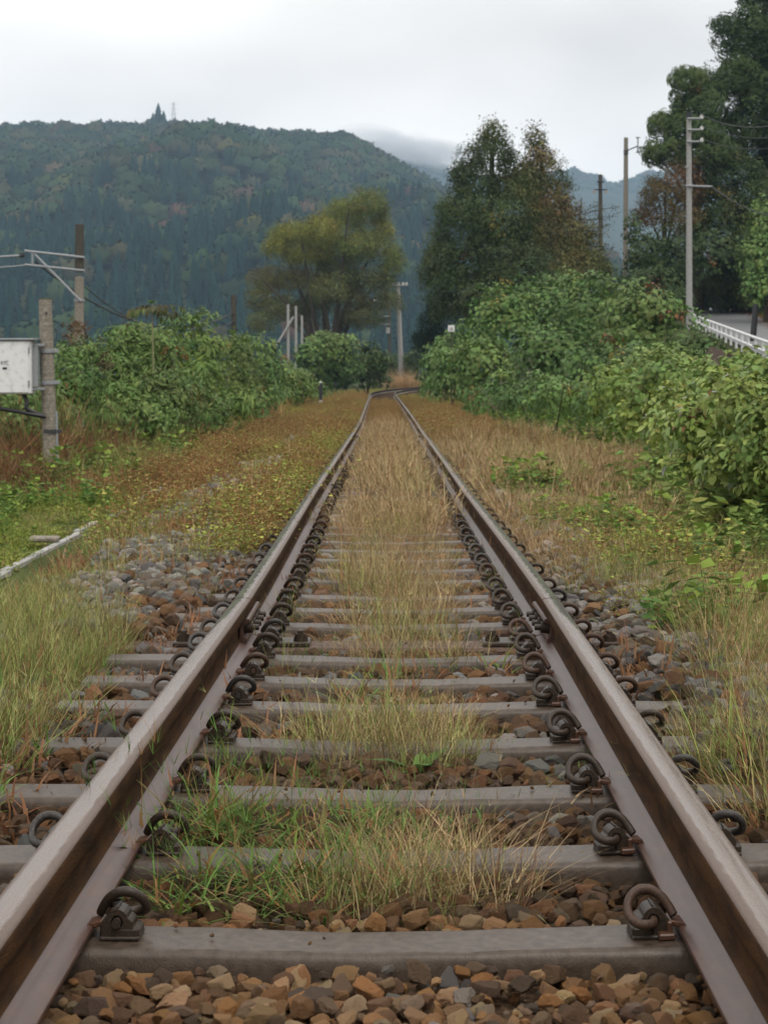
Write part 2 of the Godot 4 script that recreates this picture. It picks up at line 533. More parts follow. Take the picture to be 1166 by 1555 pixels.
func pad_mesh() -> ArrayMesh:
	var mb := MB.new()
	mb.box(Vector3(0.058, 0.0265, 0.006), Vector3(0.034, 0.011, 0.06), 0.002, Basis(Vector3(0, 0, 1), -0.2))
	mb.box(Vector3(0.040, 0.018, 0.008), Vector3(0.012, 0.03, 0.058), 0.003)
	mb.box(Vector3(0.030, 0.006, 0.022), Vector3(0.038, 0.013, 0.062), 0.003)
	return mb.mesh(M.pad)

# concrete sleeper, length along x, top at y = 0
func sleeper_mesh(sd: int) -> ArrayMesh:
	var mb := MB.new()
	var f := FastNoiseLite.new()
	f.seed = sd
	f.frequency = 1.6
	var prof := []
	for p in [[-0.105, -0.17], [-0.089, -0.03], [-0.086, -0.014], [-0.08, -0.005], [-0.07, 0.0], [0.0, 0.001], [0.07, 0.0], [0.08, -0.005], [0.086, -0.014], [0.089, -0.03], [0.105, -0.17]]:
		prof.append(Vector2(p[0], p[1]))
	var n := 28
	var at := func(i: int, k: int) -> Vector3:
		var x := -1.0 + 2.0 * i / n
		var waist := 1.0 - 0.13 * exp(-pow(x / 0.33, 2.0))
		var q: Vector2 = prof[k]
		var dip := -0.012 * exp(-pow(x / 0.3, 2.0)) if q.y > -0.1 else 0.0
		return Vector3(x, q.y + dip + f.get_noise_2d(x * 3.0, k * 0.5) * 0.003, q.x * waist + f.get_noise_2d(x * 3.0 + 9.0, k * 0.6) * 0.003)
	var nrm := func(i: int, k: int) -> Vector3:
		var a: Vector3 = at.call(i, maxi(k - 1, 0))
		var b: Vector3 = at.call(i, mini(k + 1, prof.size() - 1))
		return Vector3(0, (b - a).z, -(b - a).y).normalized()
	for i in n:
		for k in prof.size() - 1:
			mb.tri(at.call(i, k), at.call(i + 1, k), at.call(i + 1, k + 1), nrm.call(i, k), nrm.call(i + 1, k), nrm.call(i + 1, k + 1))
			mb.tri(at.call(i, k), at.call(i + 1, k + 1), at.call(i, k + 1), nrm.call(i, k), nrm.call(i + 1, k + 1), nrm.call(i, k + 1))
	for i in [0, n]:
		var o := Vector3(-1 if i == 0 else 1, 0, 0)
		for k in prof.size() - 1:
			mb.tri(at.call(i, k), at.call(i, k + 1), Vector3(o.x, -0.17, 0), o, o, o)
	return mb.mesh(M.sleeper)

const NEAR_SLEEPERS := [2.02, 2.64, 3.39, 3.99, 4.60, 5.225, 5.83, 6.335, 6.835, 7.24, 7.77, 8.305, 8.80, 9.49, 10.04]
var sleeper_at: Array = []

func add_clips(s: Node3D, cm: Mesh, sm: Mesh, pm: Mesh) -> void:
	for side in [-1.0, 1.0]:
		for inner in [-1.0, 1.0]:
			# inner clip of the right rail has its toe towards +x
			var toe: float = side * -inner
			var x: float = side * (RAIL_X + inner * (0.0635 + 0.047))
			var c := part("rail_clip", cm, s, Vector3(x, 0.001, rf(-0.006, 0.006)))
			c.rotation = Vector3(rf(-0.04, 0.04), (0.0 if toe > 0.0 else PI) + rf(-0.1, 0.1), rf(-0.05, 0.05))
			c.material_override = pick([M.iron, M.iron, M.iron_rusty, M.iron_grey])
			c.scale = Vector3(0.75, 0.87, 0.8)
			part("shoulder", sm, c)
			part("insulator", pm, c)

func build_track() -> void:
	var d := 0.0
	sleeper_at = NEAR_SLEEPERS.duplicate()
	d = sleeper_at[-1] + 0.6
	while d < 27.0:
		sleeper_at.append(d)
		d += 0.6
	var cm := clip_mesh()
	var sm := shoulder_mesh()
	var pm := pad_mesh()
	var variants := []
	for k in 4: variants.append(sleeper_mesh(k + 5))
	var count := ["", "nearest", "second", "third", "fourth", "fifth", "sixth", "seventh", "eighth", "ninth"]
	for i in sleeper_at.size():
		var z: float = sleeper_at[i]
		if i == 9: continue
		var s: Node3D = null
		var ord := ["first", "second", "third", "fourth", "fifth", "sixth", "seventh", "eighth", "ninth", "tenth", "eleventh", "twelfth", "thirteenth", "fourteenth", "fifteenth", "sixteenth", "seventeenth", "eighteenth", "nineteenth", "twentieth", "twenty-first", "twenty-second", "twenty-third", "twenty-fourth", "twenty-fifth", "twenty-sixth", "twenty-seventh", "twenty-eighth", "twenty-ninth", "thirtieth", "thirty-first", "thirty-second", "thirty-third", "thirty-fourth", "thirty-fifth"]
		var label := "far concrete sleeper almost buried in dry grass"
		var group := "concrete sleepers sunk in grass along the track"
		if i < 30: label = "concrete sleeper sunk among dry grass, %s beyond the rail joint" % ord[i - 10]
		elif i < 45: label = "concrete sleeper almost buried in grass, %s beyond the rail joint" % ord[i - 10]
		if i < 2:
			label = "concrete sleeper under the rails at the near end, %s" % ["below the bottom edge of the view", "buried under the front stones"][i]
			group = "concrete sleepers before the near stones"
		elif i < 9:
			label = "weathered concrete sleeper with four spring clips, %s one seen from the near stones" % count[i - 1]
			group = "concrete sleepers of the near track"
		elif i < 15:
			label = "concrete sleeper, %s beyond the rail joint, ballast and dry grass round it" % ["first", "second", "third", "fourth", "fifth"][i - 10]
			group = "concrete sleepers of the near track"
		s = thing("sleeper", label, "railway sleeper", Vector3(cx(z), rise(z), -z), rf(-0.006, 0.006), group)
		s.rotation.z = rf(-0.003, 0.003)
		part("beam", variants[i % 4], s)
		if z < 24.0: add_clips(s, cm, sm, pm)
	# the joint sleeper: timber under steel plates
	var js := thing("joint_sleeper", "dark brown timber sleeper with steel plates right under the rail joint", "railway sleeper", Vector3(cx(JOINT), 0, -sleeper_at[9]))
	var mb := MB.new()
	mb.box(Vector3(0, -0.085, 0), Vector3(2.0, 0.15, 0.23), 0.01)
	part("beam", mb.mesh(M.timber), js)
	for side in [-1.0, 1.0]:
		mb = MB.new()
		mb.box(Vector3(side * RAIL_X, -0.001, 0.0), Vector3(0.5, 0.018, 0.16), 0.004)
		part("tie_plate", mb.mesh(M.iron), js)
		for e in [-1.0, 1.0]:
			mb = MB.new()
			var bx: float = side * RAIL_X + e * 0.215
			mb.tube([Vector3(bx, 0.008, 0.03), Vector3(bx, 0.02, 0.03)], [0.028, 0.026], 12)
			mb.tube([Vector3(bx, 0.02, 0.03), Vector3(bx, 0.034, 0.03)], [0.026, 0.016], 12)
			mb.box(Vector3(bx, 0.04, 0.03), Vector3(0.022, 0.016, 0.022), 0.003)
			part("screw", mb.mesh(M.iron), js)
	add_clips(js, cm, sm, pm)
	# rails, 25 m between joints
	var no_band := func(_s: float) -> float: return 0.0
	var near_left := rail_top(8.2, 31, func(s: float) -> float: return clampf((s - 6.3) / 1.6, 0.0, 1.0))
	var near_right := rail_top(8.2, 32, func(s: float) -> float: return clampf((s - 6.6) / 1.2, 0.0, 1.0))
	var far_top := rail_top(25.0, 33, func(_s: float) -> float: return 1.0)
	var names := ["near", "middle", "far", "farthest"]
	var spans := [[-1.0, JOINT - 0.008], [JOINT + 0.008, 32.222], [32.238, 57.2], [57.208, 82.2], [82.208, 107.2], [107.208, 140.0]]
	for i in spans.size():
		for side in [-1.0, 1.0]:
			var which: String = ["running up to the first joint", "beyond the first joint, mossy along its outer half", "beyond the second joint", "approaching the bend", "in the bend to the trees", "disappearing round the bend"][i]
			var top: Material = far_top
			if i == 0: top = near_left if side < 0 else near_right
			var r := thing("rail", "%s steel rail %s" % ["brown left-hand" if side < 0 else "brown right-hand", which], "rail", Vector3.ZERO, 0.0, "rails of the single track")
			part("rail_bar", rail_mesh(side * RAIL_X, spans[i][0], spans[i][1], top, side), r)
			if i < 2:
				for inner in [-1.0, 1.0]: fishplate(r, side, inner, [JOINT, 32.23][i])

func fishplate(r: Node3D, side: float, inner: float, d: float) -> void:
	var x: float = cx(d) + side * (RAIL_X + inner * 0.0)
	var w: float = side * inner     # direction away from the web
	var mb := MB.new()
	var prof := [[0.0085, 0.032], [0.030, 0.0225], [0.036, 0.025], [0.036, 0.036], [0.024, 0.044], [0.021, 0.062], [0.021, 0.078], [0.026, 0.088], [0.043, 0.096], [0.047, 0.1005], [0.043, 0.1085], [0.033, 0.1095], [0.0125, 0.098]]
	var pts := []
	for p in prof: pts.append(Vector2(p[0] * w, p[1] + 0.01))
	var mid := Vector2(0.017 * w, 0.075)
	var z0 := -d + 0.28
	var z1 := -d - 0.28
	for k in pts.size():
		var j := (k + 1) % pts.size()
		var e: Vector2 = pts[j] - pts[k]
		var o := Vector3(e.y, -e.x, 0) * w
		mb.face(Vector3(x + pts[k].x, pts[k].y, z0), Vector3(x + pts[j].x, pts[j].y, z0), Vector3(x + pts[j].x, pts[j].y, z1), Vector3(x + pts[k].x, pts[k].y, z1), o)
		for z in [z0, z1]:
			mb.face(Vector3(x + pts[k].x, pts[k].y, z), Vector3(x + pts[j].x, pts[j].y, z), Vector3(x + mid.x, clampf(pts[j].y, 0.045, 0.1), z), Vector3(x + mid.x, clampf(pts[k].y, 0.045, 0.1), z), Vector3(0, 0, z + d))
	var fp := part("fishplate", mb.mesh(M.rail), r, Vector3(0, rise(d), 0))
	for k in 4:
		var zb := -d + [0.2, 0.07, -0.07, -0.2][k] as float
		var b := MB.new()
		var o := x + w * 0.0215
		b.tube([Vector3(o, 0.08, zb), Vector3(o + w * 0.006, 0.08, zb)], [0.024, 0.024], 12)
		b.tube([Vector3(o + w * 0.006, 0.08, zb), Vector3(o + w * 0.03, 0.08, zb)], [0.0215, 0.0205], 6)
		b.tube([Vector3(o + w * 0.03, 0.08, zb), Vector3(o + w * 0.052, 0.08, zb)], [0.011, 0.011], 8)
		part("bolt", b.mesh(M.iron), fp)

# ---------------------------------------------------------------- stones
func stone_mesh(sd: int, sub: int) -> ArrayMesh:
	var r := RandomNumberGenerator.new()
	r.seed = sd
	var f := FastNoiseLite.new()
	f.seed = sd
	f.frequency = 1.3
	var planes := []
	var spin := Basis.from_euler(Vector3(r.randf_range(0, TAU), r.randf_range(0, TAU), r.randf_range(0, TAU)))
	var many := 11 + sd % 4
	for i in many:
		var yy := 1.0 - 2.0 * (i + 0.5) / many
		var aa := i * 2.4 + r.randf_range(-0.5, 0.5)
		var dir := spin * (Vector3(sqrt(1.0 - yy * yy) * cos(aa), yy, sqrt(1.0 - yy * yy) * sin(aa)) + Vector3(r.randfn(), r.randfn(), r.randfn()) * 0.22).normalized()
		planes.append([dir, r.randf_range(0.5, 0.82)])
	var t := (1.0 + sqrt(5.0)) / 2.0
	var vs := [Vector3(-1, t, 0), Vector3(1, t, 0), Vector3(-1, -t, 0), Vector3(1, -t, 0), Vector3(0, -1, t), Vector3(0, 1, t), Vector3(0, -1, -t), Vector3(0, 1, -t), Vector3(t, 0, -1), Vector3(t, 0, 1), Vector3(-t, 0, -1), Vector3(-t, 0, 1)]
	var fs := [0, 11, 5, 0, 5, 1, 0, 1, 7, 0, 7, 10, 0, 10, 11, 1, 5, 9, 5, 11, 4, 11, 10, 2, 10, 7, 6, 7, 1, 8, 3, 9, 4, 3, 4, 2, 3, 2, 6, 3, 6, 8, 3, 8, 9, 4, 9, 5, 2, 4, 11, 6, 2, 10, 8, 6, 7, 9, 8, 1]
	var tris := []
	for i in 20: tris.append([vs[fs[i * 3]].normalized(), vs[fs[i * 3 + 1]].normalized(), vs[fs[i * 3 + 2]].normalized()])
	for s in sub:
		var next := []
		for q in tris:
			var a: Vector3 = (q[0] + q[1]).normalized()
			var b: Vector3 = (q[1] + q[2]).normalized()
			var c: Vector3 = (q[2] + q[0]).normalized()
			next.append([q[0], a, c]); next.append([a, q[1], b]); next.append([c, b, q[2]]); next.append([a, b, c])
		tris = next
	var sc := Vector3(r.randf_range(0.9, 1.3), r.randf_range(0.6, 0.85), r.randf_range(0.75, 1.0))
	var pos := func(dir: Vector3) -> Vector3:
		var k := 1.0
		for p in planes:
			var q: float = dir.dot(p[0])
			if q > 0.05: k = minf(k, p[1] / q)
		k *= 1.0 + f.get_noise_3dv(dir * 2.6) * 0.09 + f.get_noise_3dv(dir * 7.0) * 0.04
		return dir * k * sc
	var mb := MB.new()
	for q in tris:
		var a: Vector3 = pos.call(q[0])
		var b: Vector3 = pos.call(q[1])
		var c: Vector3 = pos.call(q[2])
		var g := (b - a).cross(c - a)
		if g.dot(a + b + c) < 0.0: mb.flat(a, c, b)
		else: mb.flat(a, b, c)
	return mb.mesh(M.stone)

const RUST := [Color(0.616, 0.368, 0.187), Color(0.461, 0.266, 0.139), Color(0.736, 0.514, 0.302), Color(0.514, 0.308, 0.163), Color(0.325, 0.205, 0.127), Color(0.428, 0.282, 0.170), Color(0.240, 0.168, 0.121), Color(0.154, 0.133, 0.117), Color(0.684, 0.530, 0.341), Color(0.582, 0.317, 0.139), Color(0.376, 0.291, 0.220)]
const BROWN := [Color(0.216, 0.126, 0.072), Color(0.276, 0.156, 0.084), Color(0.156, 0.100, 0.066), Color(0.336, 0.198, 0.108), Color(0.108, 0.082, 0.066), Color(0.240, 0.168, 0.120), Color(0.180, 0.144, 0.120)]
const GREY := [Color(0.27, 0.275, 0.28), Color(0.2, 0.205, 0.21), Color(0.34, 0.345, 0.345), Color(0.15, 0.152, 0.156), Color(0.25, 0.225, 0.19), Color(0.42, 0.42, 0.41)]

func stone_colour(x: float, d: float) -> Color:
	var t := absf(x - cx(d))
	var grey := 0.03
	if d > 4.4: grey = 0.2
	if t > 0.72 and d > 5.2: grey = 0.55
	if t > 1.0 and d > 5.0: grey = 0.85
	if x < 0 and t < 1.15 and d < 8.5: grey = minf(grey, 0.35)
	if d < 5.0: grey = minf(grey, 0.1)
	grey += nz.get_noise_2d(x * 9.0, d * 9.0) * 0.25
	if rng.randf() < grey: return vary(pick(GREY), 0.2)
	return vary((pick(RUST if d < 3.6 else BROWN) as Color).lerp(Color(0.24, 0.155, 0.09), 0.22), 0.22)

func build_ballast() -> void:
	# the bed: one sheet under the sleepers
	var mb := MB.new()
	var d := -1.0
	while d < 139.0:
		var e := d + (1.0 if d < 60 else 2.0)
		var xs := [-2.0, -1.35, -0.7, 0.0, 0.7, 1.35, 2.0]
		for i in 6:
			var q := []
			for k in [[xs[i], d], [xs[i + 1], d], [xs[i + 1], e], [xs[i], e]]:
				var x: float = cx(k[1]) + k[0]
				var low := -0.062 if absf(k[0]) < 1.9 else -0.14
				q.append(Vector3(x, rise(k[1]) + low + 0.006 - 0.05 * smoothstep(1.0, 1.9, absf(k[0])), -k[1]))
			mb.face(q[0], q[1], q[2], q[3], Vector3.UP)
		d = e
	var bed := structure("ballast_bed", mb.mesh(M.ballast))
	tag(bed, "stone ballast bed under the rails and sleepers", "ballast")
	var big := []
	for k in 9: big.append(stone_mesh(100 + k * 7, 3))
	var small := []
	for k in 6: small.append(stone_mesh(300 + k * 5, 2))
	var tints := []
	for k in 22:
		var m: StandardMaterial3D = M.stone.duplicate()
		m.vertex_color_use_as_albedo = false
		var c := vary((pick(RUST) as Color).lerp(Color(0.27, 0.175, 0.1), 0.22), 0.2) if k < 18 else vary(pick(GREY), 0.2)
		m.albedo_color = c.linear_to_srgb()
		tints.append(m)
	var found := []
	# a jittered lattice, two layers deep
	for layer in 3:
		var z := 2.15
		while z < 36.0:
			var step := 0.03 if z < 5.0 else (0.045 if z < 14.0 else 0.07)
			var half := 1.75 if z > 4.5 else 1.45
			var x := -half
			while x < half:
				var px := x + rf(-0.5, 0.5) * step
				var pz := z + rf(-0.5, 0.5) * step
				x += step
				var a := absf(px)
				var r := step * (rf(0.55, 0.95) if rng.randf() < 0.72 else rf(0.3, 0.5)) * (1.15 if layer == 2 else 1.0)
				if layer == 2 and rng.randf() < 0.3: continue
				if a > 1.2 and nz.get_noise_2d(px * 8.0, pz * 8.0) < -0.1 + (a - 1.2) * 0.5: continue
				var y: float = rise(pz) + [-0.085, -0.062, -0.036][layer] + rf(-0.012, 0.014)
				y -= 0.06 * smoothstep(1.2, 1.75, a)
				var on := false
				for s in sleeper_at:
					if absf(s - pz) < 0.1 + r * 0.55 and a < 1.02: on = true
				var heaped := (px > 0.78 and pz > 4.7) or (px < -0.84 and pz > 7.4)
				if on and not (heaped and layer > 0 and rng.randf() < 0.75): continue
				if heaped and a > 0.76: y += 0.05 * smoothstep(0.74, 0.9, a)
				if absf(a - RAIL_X) < 0.09 + r * 0.6: y = minf(y, -0.022 - r * 0.75 + rise(pz))
				if layer == 2 and a > 0.66 and a < 1.0 and rng.randf() < 0.5: y += 0.016
				var b := Basis.from_euler(Vector3(rf(-0.5, 0.5), rf(0, TAU), rf(-0.5, 0.5))).scaled(Vector3.ONE * r)
				found.append([Transform3D(b, Vector3(cx(pz) + px, y, -pz)), px, pz, layer])
			z += step
	# chips and fines in the gaps, a few grains on the sleepers
	for i in 9000:
		var pz := rf(2.4, 7.5)
		var px := rf(-1.4, 1.4)
		var r := rf(0.005, 0.014)
		var on := false
		for s in sleeper_at:
			if absf(s - pz) < 0.1 and absf(px) < 1.0: on = true
		if on and (rng.randf() > 0.035 or absf(absf(px) - RAIL_X) < 0.16): continue
		var y := rf(-0.062, -0.03) if not on else r * 0.4
		if absf(absf(px) - RAIL_X) < 0.1: y = minf(y, -0.03)
		found.append([Transform3D(Basis.from_euler(Vector3(rf(-1, 1), rf(0, TAU), rf(-1, 1))).scaled(Vector3.ONE * (r if not on else r * 0.55)), Vector3(cx(pz) + px, y, -pz)), px, pz, 0])
	var near := []
	var rest := []
	for f in found:
		if f[2] < 3.3 and f[2] > 2.55 and f[3] > 0 and absf(f[1]) < 0.5: near.append(f)
		else: rest.append(f)
	near.sort_custom(func(p, q): return p[2] < q[2])
	while near.size() > 298: rest.append(near.pop_back())
	for f in near:
		var o := part("stone", pick(big), bed)
		o.transform = f[0]
		o.material_override = tints[rng.randi() % (18 if rng.randf() < 0.9 else 22)]
	var xf := []
	var cs := []
	for k in 15:
		xf.append([])
		cs.append([])
	for f in rest:
		var k: int = rng.randi() % 9 if f[2] < 7.0 else 9 + rng.randi() % 6
		xf[k].append(f[0])
		cs[k].append(stone_colour(f[0].origin.x, f[2]))
	for k in 15:
		if xf[k].is_empty(): continue
		var g := scatter("gravel", big[k] if k < 9 else small[k - 9], xf[k], cs[k], bed)
		g.set_meta("kind", "stuff")

# ---------------------------------------------------------------- plants: the meshes that get repeated
func g3(r: float, g: float, b: float) -> Color:
	return Color(r, g, b)

# cluster of broad leaves about the origin, radius 1, facing +y
func clump_broad(n: int, l: float, w: float, droop: float, spread := 0.75) -> ArrayMesh:
	var mb := MB.new()
	for i in n:
		var a := rf(0, TAU)
		var rad := sqrt(rng.randf()) * spread
		var at := Vector3(cos(a) * rad, rf(-0.3, 0.3), sin(a) * rad)
		var out := Vector3(cos(a + rf(-1.2, 1.2)), rf(-0.25, 0.2), sin(a + rf(-1.2, 1.2)))
		var up := Vector3(rf(-0.5, 0.5), 1.0, rf(-0.5, 0.5)).normalized()
		var k := rf(0.55, 1.5)
		var col := Color(k * rf(0.85, 1.25), k, k * rf(0.8, 1.15))
		if rng.randf() < 0.05: col = Color(2.2, 1.3, 0.8)
		var size := rf(0.35, 0.8) if rng.randf() < 0.5 else rf(0.8, 1.2)
		mb.leaf(at, out, up, l * size, w * size * rf(0.8, 1.15), droop * rf(0.4, 1.4), col, rf(0.05, 0.4))
	return mb.mesh(M.leaf)

# cluster of small tree leaves on thin twigs
func clump_fine(n: int, l: float, w: float, flatten := 0.5, twigs := 4) -> ArrayMesh:
	var mb := MB.new()
	for t in twigs:
		var a := rf(0, TAU)
		var end := Vector3(cos(a), rf(0.0, 0.7), sin(a)) * 0.85
		mb.tube([Vector3(0, -0.3, 0), end * 0.5, end], [0.02, 0.014, 0.006], 3, false, Color(0.6, 0.5, 0.45))
	for i in n:
		var p := Vector3(rng.randfn(), rng.randfn() * flatten, rng.randfn()) * 0.42
		var dir := (p.normalized() + Vector3(rf(-1, 1), rf(-1.0, 0.3), rf(-1, 1))).normalized()
		var up := Vector3(rf(-0.8, 0.8), 1.0, rf(-0.8, 0.8)).normalized()
		var k := rf(0.55, 1.5)
		mb.leaflet(p, dir, up, l * rf(0.7, 1.2), w * rf(0.7, 1.2), Color(k * rf(0.85, 1.25), k, k * rf(0.8, 1.1)))
	return mb.mesh(M.soft_leaf)

# hanging sprays: arching twig with narrow leaves along it
func clump_spray(n: int, per: int, l: float, w: float) -> ArrayMesh:
	var mb := MB.new()
	for i in n:
		var a := rf(0, TAU)
		var out := Vector3(cos(a), 0, sin(a))
		var p := out * rf(0.0, 0.25) + Vector3(0, rf(-0.2, 0.3), 0)
		var dir := (out + Vector3(0, rf(0.2, 0.8), 0)).normalized()
		for k in per:
			var q := p + dir * (0.95 / per)
			dir = (dir + Vector3(0, -0.26 - 0.2 * rng.randf(), 0)).normalized()
			for s in 2:
				var side := dir.cross(Vector3.UP).normalized() * (1.0 if s else -1.0)
				var t := rf(0.6, 1.45)
				mb.leaflet(q, (side * rf(0.3, 1.0) + dir + Vector3(0, rf(-0.9, 0.1), 0)).normalized(), Vector3(rf(-0.5, 0.5), 1, rf(-0.5, 0.5)), l * rf(0.7, 1.2), w, Color(t * rf(0.85, 1.2), t, t * rf(0.8, 1.1)))
			p = q
	return mb.mesh(M.soft_leaf)

# fine grass: arching stems, some carrying a spread of thin spikes
func tuft_fine(n: int, h: float, spread: float, w: float, one: Color, other: Color, heads: float, bend := 0.7) -> ArrayMesh:
	var mb := MB.new()
	for i in n:
		var a := rf(0, TAU)
		var rad := sqrt(rng.randf()) * spread
		var at := Vector3(cos(a) * rad, -0.02, sin(a) * rad)
		var b := a + rf(-1.3, 1.3)
		var lean := Vector3(cos(b), 0, sin(b)) * (rf(0.05, 0.7) if rng.randf() < 0.65 else rf(0.6, 2.2))
		var k := rf(0.5, 1.0) if rng.randf() < 0.55 else rf(0.9, 1.55)
		var tone := one.lerp(other, 0.15 + 0.85 * rng.randf()) * k
		if rng.randf() < 0.14: tone = Color(0.2, 0.105, 0.05)
		var tall := h * (rf(0.7, 1.25) if i % 4 == 0 else rf(0.3, 0.75))
		var tip := mb.blade(at, lean, tall, w * rf(0.7, 1.3), bend * rf(0.2, 1.6), tone, 4)
		if rng.randf() < heads:
			for s in rng.randi_range(3, 5):
				var dir := (lean + Vector3(rf(-0.6, 0.6), rf(0.2, 1.0), rf(-0.6, 0.6))).normalized()
				mb.blade(tip, Vector3(dir.x, 0, dir.z) / maxf(dir.y, 0.3), h * rf(0.12, 0.24), w * 0.6, 0.5, tone, 2)
	return mb.mesh(M.grass)

# broad-bladed low grass
func tuft_broad(n: int, l: float, w: float, spread: float, cols: Array) -> ArrayMesh:
	var mb := MB.new()
	for i in n:
		var a := rf(0, TAU)
		var rad := sqrt(rng.randf()) * spread
		var at := Vector3(cos(a) * rad, rf(-0.01, 0.06), sin(a) * rad)
		var b := a + rf(-1.4, 1.4)
		var c: Color = vary(pick(cols), 0.3)
		mb.blade(at, Vector3(cos(b), 0, sin(b)) * rf(0.4, 2.6), l * rf(0.5, 1.2), w * rf(0.6, 1.2), rf(0.4, 1.5), c, 4)
		if i % 5 == 0:
			var tip := mb.blade(at, Vector3(cos(b), 0, sin(b)) * rf(0.1, 0.8), l * rf(1.2, 1.9), w * 0.22, 0.5, c, 4)
			for s in 4: mb.blade(tip, Vector3(rf(-1, 1), 0, rf(-1, 1)) * 0.9, l * 0.5, w * 0.2, 0.3, c, 2)
	return mb.mesh(M.grass)

# upright weed with small round leaves
func weed(n: int, h: float, spread: float, l: float, stem: Color, leaves: Array) -> ArrayMesh:
	var mb := MB.new()
	for i in n:
		var a := rf(0, TAU)
		var rad := sqrt(rng.randf()) * spread
		var p := Vector3(cos(a) * rad, -0.02, sin(a) * rad)
		var dir := Vector3(rf(-0.5, 0.5), 1.0, rf(-0.5, 0.5)).normalized()
		var tall := h * rf(0.45, 1.1)
		var steps := 6
		for k in steps:
			var q := p + dir * tall / steps
			var side := dir.cross(Vector3(rf(-1, 1), 0.1, rf(-1, 1))).normalized() * 0.0016
			var nn := side.cross(dir).normalized()
			mb.tri(p - side, p + side, q, nn, nn, nn, stem, stem, stem)
			if k > 0:
				for s in 3:
					var b := rf(0, TAU)
					mb.leaflet(q, Vector3(cos(b), rf(-0.2, 0.7), sin(b)), Vector3(rf(-0.7, 0.7), 1, rf(-0.7, 0.7)), l * rf(0.6, 1.3), l * rf(0.5, 0.85), vary(pick(leaves), 0.3))
			dir = (dir + Vector3(rf(-0.25, 0.25), 0, rf(-0.25, 0.25))).normalized()
			p = q
	return mb.mesh(M.grass)

# tangle of dead stalks
func tuft_dead(n: int, h: float, spread: float, cols: Array) -> ArrayMesh:
	var mb := MB.new()
	for i in n:
		var a := rf(0, TAU)
		var rad := sqrt(rng.randf()) * spread
		var at := Vector3(cos(a) * rad, -0.02, sin(a) * rad)
		var b := rf(0, TAU)
		var c: Color = vary(pick(cols), 0.35)
		mb.blade(at, Vector3(cos(b), 0, sin(b)) * rf(0.1, 1.8), h * rf(0.4, 1.1), rf(0.005, 0.016), rf(0.2, 1.6), c, 3)
	return mb.mesh(M.grass)

# ---------------------------------------------------------------- leafy masses
# lobes: [[centre, radii], ...]; leaf clusters lie on and under their surfaces
func foliage(parent: Node3D, called: String, kinds: Array, lobes: Array, per: float, smin: float, smax: float, palette: Array, depth := 0.4, upward := 0.5, low := -0.5) -> void:
	var xf := []
	var cs := []
	for k in kinds:
		xf.append([])
		cs.append([])
	for lb in lobes:
		var c: Vector3 = lb[0]
		var r: Vector3 = lb[1]
		var area := 4.0 * PI * pow((pow(r.x * r.y, 1.6) + pow(r.x * r.z, 1.6) + pow(r.y * r.z, 1.6)) / 3.0, 1.0 / 1.6)
		var tone: Color = pick(palette)
		for i in int(area * per):
			var u := Vector3(rng.randfn(), rng.randfn(), rng.randfn()).normalized()
			if u.y < low: continue
			var bump := 1.0 + nz2.get_noise_3dv((c + u * r) * (2.2 / maxf(r.x, 0.5))) * 0.38 + nz2.get_noise_3dv((c + u * r) * (6.5 / maxf(r.x, 0.5))) * 0.22
			var k := bump * (1.0 - depth * pow(rng.randf(), 1.7))
			var shoot := rng.randf() < 0.07 and u.y > -0.2
			if shoot: k = bump * rf(1.02, 1.28)
			var p := c + u * r * k
			var deep := false
			for other in lobes:
				if other == lb: continue
				var q: Vector3 = (p - other[0]) / other[1]
				if q.length() < 0.72: deep = true
			if deep: continue
			var nrm := (u / r).normalized()
			var y := (nrm + Vector3.UP * upward + Vector3(rf(-0.4, 0.4), rf(-0.2, 0.4), rf(-0.4, 0.4))).normalized()
			var x := y.cross(Vector3(rf(-1, 1), rf(-0.3, 0.3), rf(-1, 1))).normalized()
			var s := rf(smin, smax) * (rf(0.5, 0.8) if shoot else 1.0)
			var t := rng.randi() % kinds.size()
			xf[t].append(Transform3D(Basis(x * s, y * s, x.cross(y) * s), p))
			var tint := vary(tone.lerp(pick(palette), 0.45), 0.2)
			if rng.randf() < 0.012: tint = Color(0.3, 0.25, 0.06) if rng.randf() < 0.6 else Color(0.2, 0.1, 0.045)
			cs[t].append(tint)
	for k in kinds.size():
		if xf[k].size(): scatter(called, kinds[k], xf[k], cs[k], parent).set_meta("kind", "stuff")

